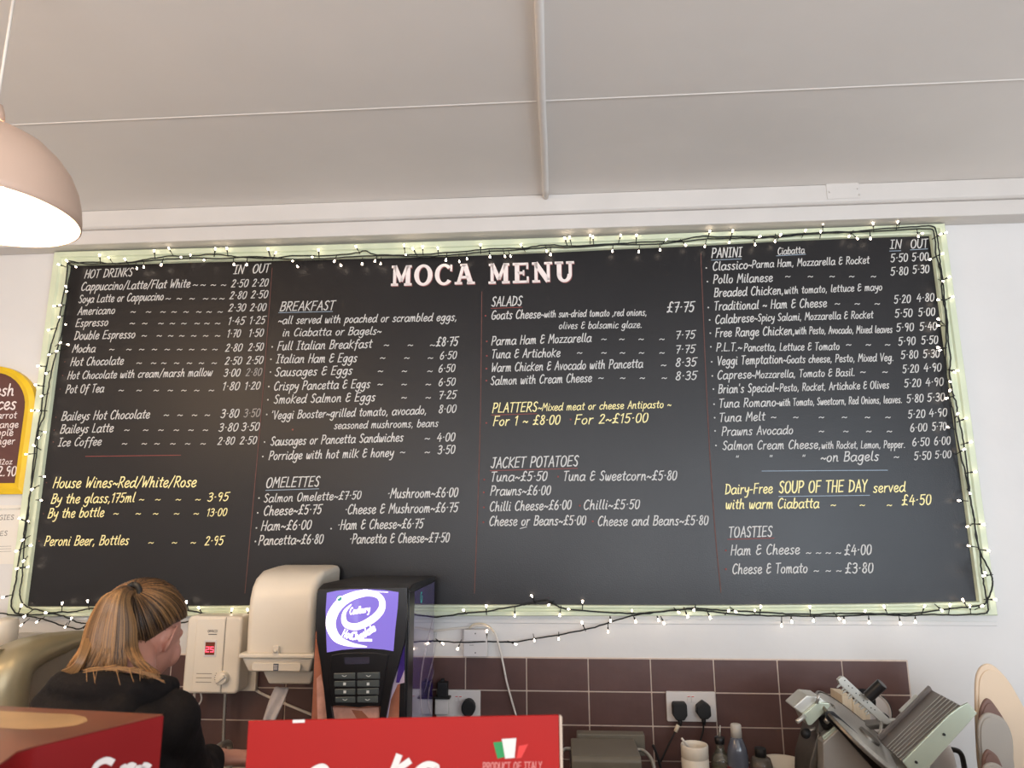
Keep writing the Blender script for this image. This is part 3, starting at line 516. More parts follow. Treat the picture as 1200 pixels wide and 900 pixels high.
def heading(word, x0, y0, x1, y1, cap):
    tot = sum(SL[c][0] for c in word)+.9*(len(word)-1); a = W(x0, y0, -.018); b = W(x1, y1, -.018); h = cap; d = (b-a); k = d.length/tot; ux = d.normalized(); uz = V((-ux.z, 0, ux.x)); x = 0
    for ch in word:
        mb = MB(); edge = MB()
        for pl in SL[ch][1]:
            f = lambda p, g=0: a+ux*((x+p.x)*k)+uz*(p.z*h/10)
            mb.prism([f(p)+V((0, -.0040, 0)) for p in pl], (0, .0030, 0))
            edge.prism([f(p)+V((.0022, -.0012, -.0026)) for p in pl], (0, .0008, 0))
        o = obj('heading_letter', mb, 'letter', board); o['label'] = 'white slab serif capital '+ch
        obj('letter_shadow', edge, 'lettershadow', o)  # reddish drop shadow painted as an offset copy behind each letter
        x += SL[ch][0]+.9
H_ = (W(560, 333, 0)-W(560, 309.5, 0)).length
heading('MOCA', 457.5, 335.4, 556.5, 333, H_)
heading('MENU', 571.7, 333, 673.6, 330, H_*.985)

# ------------------------------------------------------------------ string lights
lights = thing('string_lights', 'string of small warm white bulbs on dark cable looped around the menu board frame', 'string lights', (-.27, -.04, 2.70))
def wire(pts, y=-.041, name='cable'):
    P = []
    for i, q in enumerate(pts):
        yy = q[2] if len(q) > 2 else y
        P.append(W(q[0], q[1], yy))
    P = smooth_pts(P, 5); r2 = random.Random(len(pts)); Q = []
    for i, p in enumerate(P): Q.append(p+V((r2.uniform(-.0012, .0012), r2.uniform(-.001, .001), r2.uniform(-.0012, .0012))))
    obj(name, MB().tube(Q, .0024, 6), 'cable', lights, smooth=True)
wire([(85.5, 314), (81, 308.6), (91.4, 308), (114, 307), (131.5, 309), (155, 307), (172.7, 303.6), (201, 300), (224.7, 300), (250.7, 297.7), (271, 300), (289.7, 302), (320, 302.5), (342.5, 300), (393.4, 299), (420.5, 295.8), (428, 294), (442, 298.6), (474.7, 298.6), (505, 297.5), (546, 294.3), (573, 291.8), (612, 290.8), (639, 287), (668, 288), (718, 285.8), (746, 284), (776.7, 283), (798, 281.4), (820, 277), (841, 277.3), (887.5, 277.3), (916, 276), (965, 272), (1000, 271.6), (1024, 268.8), (1068, 266), (1091.6, 264.6), (1096.7, 270.8),
      (1100, 290), (1102, 310), (1105, 330), (1107, 352), (1110, 372), (1111, 400), (1114, 420), (1113, 440), (1117, 463), (1120, 470), (1122.6, 484.5), (1127.5, 509), (1131, 531), (1134, 554), (1137, 582), (1141, 604), (1144.6, 629), (1148, 646), (1150, 667), (1152.7, 684), (1156, 702.7), (1152, 708.7), (1136.7, 711), (1110, 714), (1074, 718.7),
      (1041, 719.5), (1015, 719), (985, 719), (960, 720), (925, 719.5), (905, 717.7), (870, 716.5), (840, 714.7), (814.7, 712.7), (793, 715), (766.7, 717.5), (740, 719), (713, 717.5), (665, 714), (649, 708), (640, 704), (628, 706), (614.7, 708.7), (601, 711), (572, 716), (542.7, 719), (512, 723), (470, 722), (430, 720), (390, 722), (340, 722), (300, 724), (270, 723.5), (258, 722), (240, 719.5), (230, 717), (219, 715.5), (180, 714), (140, 712), (110, 713), (102.7, 713.5), (86, 717), (71.5, 717), (60.5, 718), (46, 715), (34, 712.5), (25.7, 705), (23.3, 694), (25.5, 680),
      (27, 664), (28.4, 635.5), (33, 604), (34.4, 584), (38, 564), (42, 535.5), (45.5, 502), (52, 489), (53, 478), (57, 453), (63, 424), (71, 395.5), (76.7, 362), (80, 333), (84, 316)])
wire([(79, 313), (81, 306), (100, 309), (140, 308.5), (180, 305), (220, 302.5), (260, 303), (300, 300.6), (340, 303.5), (380, 303), (420, 300.5), (460, 299.6), (500, 300.6), (540, 298), (575, 294.5), (610, 292.6), (640, 290), (680, 289.6), (720, 286.6), (760, 286.4), (800, 283), (830, 280), (870, 279), (910, 278), (950, 274), (990, 272.6), (1030, 271), (1085, 268), (1095, 275),
      (1097, 300), (1103, 320), (1104, 345), (1108, 365), (1109, 395), (1108, 420), (1110, 450), (1113, 468), (1118, 485), (1120, 505), (1125, 530), (1131, 552), (1136, 580), (1142, 610), (1144, 630), (1150, 650), (1158, 665, -.085), (1162, 675, -.085), (1163, 686, -.085), (1160, 697, -.07), (1157, 703), (1157.5, 716), (1150, 719.5), (1115, 720.7), (1090, 720), (1060, 721.5), (1030, 720), (985, 722), (940, 722), (900, 721.6), (860, 720), (830, 716.5), (800, 714), (767, 718), (740, 722), (713, 730, -.03), (686, 738, -.025), (655, 744, -.022), (625, 749, -.02), (597, 752.5, -.022), (573, 752, -.025), (545, 753, -.06), (512, 751.5, -.04), (480, 752, -.03), (400, 740, -.03)])
wire([(79, 313), (76.7, 333), (72, 358), (69, 375.5), (62, 398), (58, 413), (53, 438), (50, 462), (48, 484), (44.5, 500), (41, 524), (38, 553), (35.5, 580), (33, 595.5), (30, 613), (26.7, 633), (23.3, 649), (20, 669), (19, 680), (14.7, 697.5), (13, 710), (18, 718), (27.5, 720.4), (44, 720.4), (60.5, 719), (77, 723), (92, 729.6, -.035), (103, 730, -.03), (140, 728, -.03), (200, 730, -.03), (219, 729, -.03), (228, 725), (255, 724), (290, 724.5), (330, 724)])
wire([(-20, 716), (0, 718.4), (13, 720.4), (36.7, 722.8), (53, 726), (73, 733, -.03), (92.6, 737, -.025), (101, 733, -.03), (120, 730, -.03), (150, 732, -.03)], y=-.040)
BL = [
(4.615, 60, 270, "42,185,75,195 85,165,92,178 132,197,95,178 262,137,265,172 312,148,332,178 400,157,400,170 463,204,450,172 500,197,495,165 595,185,600,150 557,112,557,148 637,98,655,135 702,146,690,140 753,135,745,138 828,160,822,143 888,100,878,127 950,98,950,135 988,183,980,140 1057,184,1057,150 1173,103,1183,140"),
(4.615, 310, 265, "20,127,27,168 60,145,45,165 153,188,150,172 178,217,155,178 257,168,250,165 292,130,292,168 378,188,385,160 412,210,388,175 495,112,510,140 528,203,525,165 598,187,605,158 628,202,628,158 755,105,757,145 763,155,755,150 803,123,820,150 855,115,857,150 937,120,940,155 981,182,985,150 1053,190,1050,160 1095,175,1092,140 1168,105,1168,140"),
(4.615, 560, 255, "14,148,14,188 65,210,60,175 146,208,138,178 176,208,165,175 234,148,245,165 372,180,365,150 393,198,393,155 470,112,482,145 497,108,508,148 608,98,608,145 622,105,628,145 728,180,732,142 772,97,760,138 858,97,857,135 870,183,875,148 985,173,985,135 1018,120,1005,128 1122,148,1105,125"),
(3.871, 810, 245, "84,102,78,125 62,168,72,132 188,100,182,125 173,150,180,128 310,125,300,128 290,160,287,128 405,118,400,125 380,145,382,122 518,98,515,108 588,103,590,108 598,67,598,102 717,122,730,105 753,133,735,108 813,132,815,95 825,67,830,95 937,60,935,90 946,50,942,88 1030,122,1030,95 1047,110,1040,95 1130,115,1112,125 1155,107,1125,120 1138,203,1120,210 1085,228,1118,212"),
(4.5, 0, 300, "348,162,345,175 352,187,350,175 288,264,320,262 318,260,350,255 313,322,315,312 347,360,340,350 258,390,295,378 317,458,275,475 357,467,325,462 300,502,308,492 260,520,265,510 203,580,280,582 245,618,240,606 190,680,255,690 220,738,225,728 170,815,235,808 200,815,215,812"),
(4.5, 0, 480, "235,118,198,108 205,147,200,138 180,190,185,200 140,235,195,228 232,353,175,350 170,420,175,408 215,478,155,475 105,575,140,592 150,590,138,597 120,688,125,678 160,717,130,720 88,745,112,733 125,797,122,788 92,838,115,832 145,830,120,835"),
(5.4545, 0, 670, "22,163,130,128 135,218,115,262 157,285,190,250 137,340,185,290 295,262,320,268 237,320,290,285 397,203,390,255 560,190,562,235 455,300,425,340 417,352,410,345 565,318,540,350 1192,195,1192,225"),
(12, 200, 700, "395,150,440,230 860,175,830,270 955,265,950,290 1080,180,1085,280"),
(3.75, 500, 690, "5,97,8,108 163,95,168,108 262,77,262,98 387,117,387,82 462,32,475,58 585,115,590,82 538,70,545,66 625,90,632,93 685,57,685,95 808,140,805,105 902,97,905,110 683,150,697,182 797,187,797,160 918,143,908,115 1018,137,1010,105 1042,150,1022,105 1107,103,1100,96 1147,120,1135,92 1175,92,1180,86 18,267,5,235 70,240,48,228 137,262,148,235 265,187,262,232 390,243,365,235 473,225,470,214 580,218,580,206"),
(4.615, 800, 690, "25,148,12,112 148,155,135,125 247,120,245,127 285,123,280,118 390,118,400,140 422,98,422,125 535,197,540,152 590,175,588,145 688,100,692,140 708,170,715,145 845,160,840,148 873,175,873,142 985,122,985,145 1008,180,1008,145 1090,98,1110,135 1177,185,1170,140"),
(7.5, 1030, 660, "320,510,332,445 400,380,390,440 550,412,545,402 625,370,625,450 740,325,780,385 800,380,820,440 905,378,900,388 1020,320,970,322"),
(4.09, 1060, 260, "213,265,180,280 183,284,182,275 163,373,190,373 228,360,195,373 163,467,200,490 162,497,200,497 163,602,210,602 172,615,208,600 252,712,212,708 238,720,235,710 217,765,217,755 217,810,220,820 203,845,240,833"),
(4.09, 1070, 460, "213,103,215,112 252,124,228,135 168,167,208,175 275,237,243,247 243,273,225,287 297,380,262,385 272,482,275,474 222,518,275,520 335,632,300,630 262,642,300,628 268,735,312,742 360,758,318,752 345,862,365,858 340,878,370,875")]
bm_ = MB()      # a lamp pointing along +Z: dark holder, flared lens
bm_.lathe([(.0017, -.030), (.0017, -.014), (.0028, -.013), (.0030, -.005), (.0022, -.0045)], (0, 0, 0), 7)
bm_.lathe([(.0019, -.0052), (.0024, -.002), (.0040, .0036), (.0038, .0048), (.0006, .0052)], (0, 0, 0), 8, mi=1)
rb = random.Random(3); first = None
for sc, ox, oy, s in BL:
    for t in s.split():
        bx, by, ax, ay = [float(q) for q in t.split(',')]
        bx, ax = ox+bx/sc, ox+ax/sc; by, ay = oy+by/sc, oy+ay/sc
        yy = -.041
        if by > 726: yy = -.026
        if ax > 1150 and by < 700: yy = -.08
        d = W(bx, by, yy)-W(ax, ay, yy); dist = d.length; d = d.normalized() if dist > 1e-4 else V((0, 0, 1))
        lean = V((0, -rb.uniform(.05, .45), 0))
        if dist < .014: lean = V((0, -1.6, 0))
        d = (d+lean).normalized()
        p = W(bx, by, yy-.004+lean.y*.012)
        if first is None:
            first = obj('bulb', bm_, ['cable', 'bulb'], lights, smooth=True, center=False); o = first
        else: o = first.copy(); COL.objects.link(o)
        o.location = p-WPOS['string_lights']; o.rotation_mode = 'QUATERNION'; o.rotation_quaternion = d.to_track_quat('Z', 'Y')
        k_ = rb.uniform(.72, .98); o.scale = (k_, k_, 1)

# ------------------------------------------------------------------ pendant lamp
LX, LY, LZ, LK = -1.108, -1.25, 2.286, .745
lamp = thing('pendant_lamp', 'blush domed pendant lamp hanging lit at the upper left', 'lamp', (LX, LY, LZ))
prof = [(.012, .243), (.05, .240), (.09, .228), (.13, .205), (.165, .172), (.192, .135), (.210, .095), (.220, .055), (.2245, .02), (.225, 0)]
prof = [(r*LK, h*LK) for r, h in prof]
inn = [(.221, 0), (.2205, .02), (.216, .055), (.206, .094), (.188, .133), (.161, .168), (.127, .200), (.088, .222), (.05, .233), (.001, .236)]; inn = [(r*LK, h*LK) for r, h in inn]
obj('shade', MB().lathe(prof+[(.2215*LK, -.001)], (LX, LY, LZ), 72, cap=False), 'lamp', lamp, smooth=True)
o = obj('shade_lining', MB().lathe(inn, (LX, LY, LZ), 72, cap=False), 'lampin', lamp, smooth=True); o['label'] = 'white inner face, bulb light put in as glow'
obj('cap', MB().lathe([(.001, .235), (.010, .233), (.015, .216), (.017, .198)], (LX, LY, LZ), 24), 'lamp', lamp, smooth=True)
obj('light_bulb', MB().lathe([(.001, .033), (.018, .038), (.030, .058), (.030, .076), (.018, .104), (.012, .125), (.012, .19)], (LX, LY, LZ), 24), 'filament', lamp, smooth=True)
obj('cord', MB().tube([(LX, LY, LZ+.23), (LX, LY, ZC-.02)], .003, 8), 'whitecable', lamp, smooth=True)
obj('ceiling_rose', MB().lathe([(.004, -.03), (.03, -.025), (.042, -.008), (.044, 0)], (LX, LY, ZC-.0005), 24), 'trim', lamp, smooth=True)

# ------------------------------------------------------------------ yellow sign and notice, left
YS = -.0012
sr = W(44, 480, -.02).x; sb = W(30, 579, -.02).z; stz = W(0, 429, -.02).z; SWH = .185; sr = min(sr, OX0-.0015); sx = sr-SWH; sh = stz-.15
def arch(m_, y, top=None):
    x0, x1 = sx-SWH+m_, sx+SWH-m_; z0 = sb+m_; out = [V((x1, y, z0))]
    rx = (x1-x0)/2; rz = .165-m_*.6
    for k in range(19):
        a = pi*k/18; out.append(V((sx+rx*cos(a), y, (stz-.165)+rz*sin(a))))
    out.append(V((x0, y, z0))); return out
sign = thing('chalk_sign', 'yellow framed arched chalk sign of fresh juices hanging at the left edge', 'sign', (sx, YS, sb))
o1 = arch(0, -.021); o2 = arch(.040, -.021); n = len(o1); mb = MB()
o0 = arch(0, YS+.0005); o3 = arch(.040, -.009); om = arch(.02, -.027)
vs = o0+o1+om+o2+o3; fs = []
for L_ in range(4):
    for k in range(n): fs.append((L_*n+k, L_*n+(k+1) % n, (L_+1)*n+(k+1) % n, (L_+1)*n+k))
mb.add(vs, fs); obj('frame', mb, 'signyellow', sign)
obj('panel', MB().prism(arch(.036, -.011), (0, .008, 0)), 'signbrown', sign)
def signtext(s, x1, y, cap, wpx, m='letter', yp=-.0118, par=None, slant=0.0):
    a = W(x1-wpx, y, yp); b = W(x1, y-.6, yp); mb = MB(); h = (W(x1, y-cap, yp)-b).length
    write(mb, s, a, b, h, .13*h, slant=slant); return obj('lettering', mb, m, par or sign)
signtext("Fresh", 15.5, 464, 14, 36); signtext("Juices", 18, 480, 14.5, 42)
signtext("Carrot", 19, 490.6, 8.5, 28); signtext("Orange", 21, 501.5, 8.5, 32); signtext("Apple", 15, 511, 8.5, 25); signtext("Ginger", 17, 521, 8.5, 29)
signtext("12oz", 14, 544.5, 7, 15); signtext("£2.90", 18.5, 558, 12, 29)
nz0, nz1 = W(14, 661, YS).z, W(26, 592, YS).z; nx = W(22, 630, YS).x
note = thing('paper_notice', 'white printed paper notice on the wall under the yellow sign', 'notice', (nx-.12, YS, nz0))
obj('sheet', MB().box((nx-.26, YS-.0012, nz0), (nx, YS, nz1)), 'paper', note)
obj('holder_strip', MB().tube([(nx-.25, YS-.004, nz1-.012), (nx-.008, YS-.004, nz1-.012)], .0035, 8), 'paper', note, smooth=True)
signtext("ALLERGIES", 16, 609.5, 6, 40, 'ink', YS-.0018, note); signtext("ES", 8.5, 628, 6, 8.5, 'ink', YS-.0018, note)
for q in (640, 643, 646): rl = MB(); ribbon(rl, [W(-20, q+1, YS-.0018), W(13, q, YS-.0018)], .0012); obj('print_line', rl, 'ink', note)

# ------------------------------------------------------------------ counters
wt = thing('back_worktop', 'grey worktop along the tiled back wall', 'worktop', (0, -.3, 0))
obj('top', MB().box((-2.9, -.62, .86), (2.4, -.0085, .90)), 'worktop', wt)
for x in range(5):
    obj('cabinet_front', MB().box((-2.88+x*1.056, -.58, .12), (-2.88+(x+1)*1.056-.01, -.09, .858)), 'wall', wt, bevel=.003)
fc = thing('front_counter', 'wooden customer counter carrying the red boxes', 'counter', (-.3, -1.5, 0))
obj('body', MB().box((-1.3, -1.76, 0), (1.5, -1.32, 1.20)), 'counter', fc)
obj('top', MB().box((-1.33, -1.80, 1.20), (1.53, -1.30, 1.235)), 'counter', fc, bevel=.004)

# centre red box
a = W(291, 845, -1.47); b = W(655, 838, -1.44)
rbx = thing('red_box', 'bright red printed card box in the middle foreground with small green white and red flag', 'box', (V(a)+V(b))/2-V((0, 0, a.z-1.235)))
zt = (a.z+b.z)/2; ux = V((b.x-a.x, b.y-a.y, 0)).normalized(); nn = V((ux.y, -ux.x, 0)); Lw = V((b.x-a.x, b.y-a.y, 0)).length
def bxp(u, z, d=0): return V((a.x, a.y, 0))+ux*u-nn*(-d)+V((0, 0, z))
def boxpt(u, z, d): return V((a.x, a.y, 0))+ux*u+nn*d+V((0, 0, z))
def orient(p0, p1, z0, z1):
    q = [V((p0.x, p0.y, z0)), V((p1.x, p1.y, z0)), V((p1.x, p1.y, z1)), V((p0.x, p0.y, z1))]; return q
za, zb = a.z, b.z
fr = [boxpt(0, 1.2355, 0), boxpt(Lw, 1.2355, 0), boxpt(Lw, zb, 0), boxpt(0, za, 0)]
obj('front_panel', MB().prism(fr, -nn*.004), 'redbox', rbx, bevel=.001)
obj('card_edge', MB().prism([boxpt(Lw+.0005, 1.2355, .001), boxpt(Lw+.004, 1.2355, .001), boxpt(Lw+.004, zb-.002, .001), boxpt(Lw+.0005, zb, .001)], -nn*.006), 'kraft', rbx)
obj('side_panel', MB().prism([boxpt(Lw, 1.2355, -.004), boxpt(Lw, 1.2355, -.12), boxpt(Lw, zb-.05, -.12), boxpt(Lw, zb-.012, -.004)], -ux*.003), 'kraft', rbx)
obj('side_panel', MB().prism([boxpt(0, 1.2355, -.004), boxpt(0, 1.2355, -.12), boxpt(0, za-.05, -.12), boxpt(0, za-.012, -.004)], ux*.003), 'kraft', rbx)
obj('back_panel', MB().prism([boxpt(0, 1.2355, -.12), boxpt(Lw, 1.2355, -.12), boxpt(Lw, zb-.05, -.12), boxpt(0, za-.05, -.12)], nn*.003), 'redbox', rbx)
def U(px, py, d=.0006):       # pixel on the box front
    r_ = ray(px, py); P0 = boxpt(0, 0, d); t = (P0-CAMP).dot(nn)/r_.dot(nn); return CAMP+r_*t
def flatpoly(pts, m, name, par, fn=U, d=.0006):
    return obj(name, MB().add([fn(x, y, d) for x, y in pts], [tuple(range(len(pts)))]), m, par)
flatpoly([(578, 870), (589, 869), (592, 887), (583, 889)], 'green', 'flag_print', rbx)
flatpoly([(588, 866), (605, 865), (603, 888), (592, 889)], 'whiteprint', 'flag_print', rbx)
flatpoly([(608, 874), (619, 872), (611, 888), (605, 889)], 'redprint', 'flag_print', rbx)
mb = MB(); pa, pb = U(566, 903), U(635, 902); write(mb, "PRODUCT OF ITALY", pa, pb, .0095, .0014, slant=0); obj('lettering', mb, 'pinkprint', rbx)
def stroke_px(mb, pts, w, fn=U, d=.0009, k=4):
    P = smooth_pts([fn(x, y, d) for x, y in pts], k); n = len(P); vs = []; fs = []
    for i, p in enumerate(P):
        t = (P[min(i+1, n-1)]-P[max(i-1, 0)]).normalized(); q = t.cross(fn(600, 450, d)-fn(601, 450, d)).normalized() if False else None
        nrm = (fn(600, 800, d)-fn(500, 800, d)).cross(fn(600, 800, d)-fn(600, 850, d)).normalized(); q = t.cross(nrm).normalized()
        vs += [p+q*w/2, p-q*w/2]
    for i in range(n-1): fs.append((2*i, 2*i+1, 2*i+3, 2*i+2))
    mb.add(vs, fs)
mb = MB()
stroke_px(mb, [(468, 884), (456, 915), (450, 930)], .0085); stroke_px(mb, [(481, 891), (462, 908), (480, 925)], .008); stroke_px(mb, [(488, 912), (506, 905), (512, 899), (500, 896), (488, 905), (488, 920), (510, 922)], .008)
stroke_px(mb, [(388, 925), (383, 903), (375, 899), (362, 908), (360, 925), (385, 925)], .008); stroke_px(mb, [(432, 925), (418, 905), (402, 925)], .008)
obj('lettering', mb, 'whiteprint', rbx)
flatpoly([(343, 843.6), (357, 843.2), (357, 846.8), (343, 847.2)], 'whiteprint', 'label_spot', rbx)

# left red box: near corner toward the camera
A = V((-.600, -1.72, 0)); zb2 = 1.452
def Z(px, py, z): r_ = ray(px, py); return CAMP+r_*((z-CAMP.z)/r_.z)
P0 = Z(8, 884, zb2); P1 = Z(193, 838, zb2); P2 = Z(0, 828, zb2); P3 = Z(-150, 850, zb2)
e = V((P1.x-P0.x, P1.y-P0.y, 0)); eu = e.normalized(); en = V((-eu.y, eu.x, 0)); LL = e.length; DD = .22
lb = thing('red_box', 'dark red card box with brown and cream printed top in the left foreground', 'box', (P0+P1)/2-V((0, 0, zb2-1.235)))
def LB(u, d, z): return V((P0.x, P0.y, 0))+eu*u+en*d+V((0, 0, z))
ctr = [LB(.012, 0, 1.2355)]
base = [LB(.030, 0, 0), LB(LL, 0, 0), V((P2.x, P2.y, 0)), V((P3.x, P3.y, 0)), V((Z(-40, 925, zb2).x, Z(-40, 925, zb2).y, 0)), LB(-.008, -.022, 0), LB(.008, -.004, 0)]
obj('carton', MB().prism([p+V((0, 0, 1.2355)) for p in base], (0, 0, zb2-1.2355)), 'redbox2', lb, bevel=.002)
obj('top_panel', MB().prism([p+(sum(base, V())/7-p)*.012+V((0, 0, zb2+.0002)) for p in base], (0, 0, .0012)), 'boxtop', lb, bevel=.0004)
def ZT(px, py): return Z(px, py, zb2+.0016)
obj('printed_picture', MB().add([ZT(*q) for q in [(0, 853), (30, 855), (60, 853.5), (90, 850), (103, 845), (100, 840), (85, 837), (60, 836), (30, 834.5), (0, 833), (-40, 832), (-60, 845), (-40, 853)]], [tuple(range(13))]), 'cream', lb)
def UL(px, py, d=.0015): r_ = ray(px, py); Q = LB(0, -d, 0); t = (Q-CAMP).dot(en)/r_.dot(en); return CAMP+r_*t
mb = MB()
for st in ([(133, 894), (124, 891), (113, 897), (110, 910), (122, 915), (134, 905)], [(143, 910), (144, 899), (148, 901), (153, 897), (158, 899)], [(160, 910), (161, 900), (167, 903), (169, 897), (176, 900)]): stroke_px(mb, st, .0075, fn=UL)
obj('lettering', mb, 'whiteprint', lb)
mb = MB(); stroke_px(mb, [(187, 833.5), (192, 836), (194, 839)], .003, fn=lambda x, y, d: ZT(x, y))

# ------------------------------------------------------------------ wall heater
HY = -.115
def WZ(px, py): return W(px, py, HY)
ha, hb = WZ(215, 813), WZ(285, 722)
ht = thing('water_heater', 'white wall mounted electric water heater with red digital display 25', 'water heater', ((ha.x+hb.x)/2, -.01, ha.z))
x0, x1, z0, z1 = W(216, 770, HY).x, W(281, 770, HY).x, ha.z, hb.z
mb = MB(); rr_ = rounded(x0, z0, x1, z1, .016, HY)
mb.prism(rr_, (0, .078, 0)); obj('housing', mb, 'white', ht, bevel=.010, seg=4)
obj('back_plate', MB().box((x0+.006, -.03, z0-.010), (x1+.022, -.0085, 1.355)), 'white', ht, bevel=.003)
xm = W(262, 770, HY).x
obj('front_panel', MB().prism(rounded(x0+.034, z0+.006, xm-.001, z1-.008, .006, HY-.004), (0, .006, 0)), 'white', ht, bevel=.003)
obj('seam', MB().box((xm-.001, HY-.0008, z0+.004), (xm+.0008, HY+.001, z1-.004)), 'panelgrey', ht)
dx0, dx1 = W(242, 756, HY).x, W(253, 756, HY).x; dz0, dz1 = W(247, 767, HY).z, W(247, 752, HY).z
obj('display_bezel', MB().prism(rounded(dx0-.005, dz0-.006, dx1+.005, dz1+.006, .003, HY-.0065), (0, .004, 0)), 'socket', ht, bevel=.001)
dw = obj('display', MB().box((dx0, HY-.0075, dz0), (dx1, HY-.006, dz1)), 'ledbg', ht); dw['label'] = 'red lit display reading 25'
def seg7(mb, s, x, z, w, h, t, y):
    SG = {'2': 'abged', '5': 'afgcd'}
    R_ = dict(a=(0, h-t, w, h), g=(0, h/2-t/2, w, h/2+t/2), d=(0, 0, w, t), b=(w-t, h/2, w, h), c=(w-t, 0, w, h/2), f=(0, h/2, t, h), e=(0, 0, t, h/2))
    for k, ch in enumerate(s):
        for q in SG[ch]:
            r_ = R_[q]; mb.box((x+k*w*1.35+r_[0], y, z+r_[1]), (x+k*w*1.35+r_[2], y+.0008, z+r_[3]))
mb = MB(); ww = (dx1-dx0)*.36; seg7(mb, "25", dx0+(dx1-dx0)*.08, dz0+(dz1-dz0)*.22, ww, (dz1-dz0)*.42, .0022, HY-.0085); obj('digits', mb, 'led', dw)
kc = W(262, 794, HY); 
kn = obj('temperature_knob', MB().lathe([(.0001, -.020), (.016, -.020), (.0185, -.018), (.020, -.004), (.020, .003)], (kc.x, HY, kc.z), 28, 'y'), 'white', ht, smooth=False, bevel=.001)
mb = MB(); p = V((kc.x, HY-.020, kc.z)); d_ = V((.8, 0, .6)).normalized()*.016; q_ = V((-.6, 0, .8))*.0045
mb.prism([p+d_+q_, p-d_+q_, p-d_-q_, p+d_-q_], (0, -.007, 0)); obj('grip', mb, 'white', kn, bevel=.0015)
mb = MB()
for k in range(3): zc = W(240, 789+5*k, HY).z; mb.box((W(231, 790, HY).x, HY-.0052, zc-.0008), (W(249, 790, HY).x, HY-.003, zc+.0008))
obj('grille_line', mb, 'panelgrey', ht)
mb = MB()
for k in range(7): t = radians(150+k*14); mb.box((kc.x+.027*cos(t)-.001, HY-.0052, kc.z+.027*sin(t)-.001), (kc.x+.027*cos(t)+.001, HY-.003, kc.z+.027*sin(t)+.001))
obj('scale_marks', mb, 'ink', ht)
mb = MB(); write(mb, "OMNIX", W(243.5, 741, HY-.0055), W(255, 740.8, HY-.0055), .0075, .0012, slant=0); mb.box((W(245, 743, HY).x, HY-.0055, W(245, 743.4, HY).z), (W(255, 743, HY).x, HY-.004, W(245, 742.6, HY).z)); obj('lettering', mb, 'ink', ht)
obj('inlet_pipe', MB().tube([W(228, 812, -.06), W(227, 826, -.06), W(222, 850, -.05), W(221, 862, -.05)], .004, 8), 'whitecable', ht, smooth=True)
obj('power_flex', MB().tube(smooth_pts([W(235, 812, -.06), W(236, 820, -.062), W(230, 828, -.066), W(213, 834, -.07), W(206, 833, -.05)], 5), .0028, 8), 'whitecable', ht, smooth=True)
mb = MB(); hp = [W(264, 812, -.06), W(263, 835, -.06), W(262, 860, -.06), W(262, 885, -.06)]
P = smooth_pts(hp, 14); obj('braided_hose', MB().tube(P, [.0048+.0007*(i % 2) for i in range(len(P))], 10), 'steel', ht, smooth=True)

# tap/sink under the heater
sk = thing('sink_tap', 'chrome sink tap by the hand under the heater', 'tap', (W(262, 890, -.3).x, -.3, .90))
sp = W(262, 893, -.2)
obj('spout', MB().tube(smooth_pts([(sp.x, -.16, .90), (sp.x, -.16, 1.0), (sp.x, -.18, 1.03), (sp.x, -.26, 1.035), (sp.x, -.30, 1.01)], 6), .009, 12), 'steel', sk, smooth=True)
obj('tap_base', MB().lathe([(.024, 0), (.024, .006), (.012, .012)], (sp.x, -.16, .9), 20), 'steel', sk, smooth=True)
cr = W(284, 888.5, -.45)

# ------------------------------------------------------------------ towel dispenser
DY = -.27
def D(px, py, y=DY): return W(px, py, y)
tx0, tx1 = D(287, 740).x, D(368, 740).x; tz1 = D(330, 676).z; tz0 = D(330, 767).z
td = thing('towel_dispenser', 'white plastic paper towel dispenser with curved cover beside the drinks machine', 'dispenser', ((tx0+tx1)/2, -.04, tz0-.04))
# side profile (y,z) extruded in x
YB = -.036
zt1 = W(388, 671, YB).z
pr = [(YB, tz0), (DY, tz0), (DY-.004, tz0+.12), (DY, tz1-.06), (DY+.012, tz1-.028), (DY+.035, tz1-.004), (DY+.08, tz1+.014), (YB-.03, tz1+.022), (YB, tz1+.022)]
cx0, cx1 = tx0, tx1
mb = MB()
secs = []
for t, s in ((0, .90), (.04, .975), (.12, 1), (.88, 1), (.96, .975), (1, .90)):
    x = cx0+(cx1-cx0)*t; c_y, c_z = -.14, tz0+.0
    secs.append([V((x+ (0 if True else 0), YB+(y-YB)*s if y < YB-.02 else y, tz0+(z-tz0)*(.95+.05*(s-.9)*10))) for y, z in pr])
n = len(pr); vs = [v for s in secs for v in s]; fs = []
for i in range(len(secs)-1):
    for k in range(n): fs.append((i*n+k, i*n+(k+1) % n, (i+1)*n+(k+1) % n, (i+1)*n+k))
fs += [tuple(range(n)), tuple((len(secs)-1)*n+k for k in range(n))[::-1]]
mb.add(vs, fs); obj('cover', mb, 'white', td, bevel=.008, seg=3)
obj('rim', MB().box((cx0-.010, DY-.012, tz0-.010), (cx1+.008, YB, tz0+.004)), 'white', td, bevel=.005, seg=3)
zl = D(330, 789).z
mb = MB(); q0 = [(cx0-.004, DY-.004), (cx1+.004, DY-.004), (cx1+.004, YB), (cx0-.004, YB)]; q1 = [(cx0+.012, DY+.012), (cx1-.012, DY+.012), (cx1-.012, YB), (cx0+.012, YB)]
mb.add([V((x, y, tz0-.010)) for x, y in q0]+[V((x, y, zl)) for x, y in q1], [(0, 1, 2, 3), (7, 6, 5, 4), (0, 4, 5, 1), (1, 5, 6, 2), (2, 6, 7, 3), (3, 7, 4, 0)])
obj('towel_tray', mb, 'white', td, bevel=.008, seg=3)
zl2 = D(330, 806).z
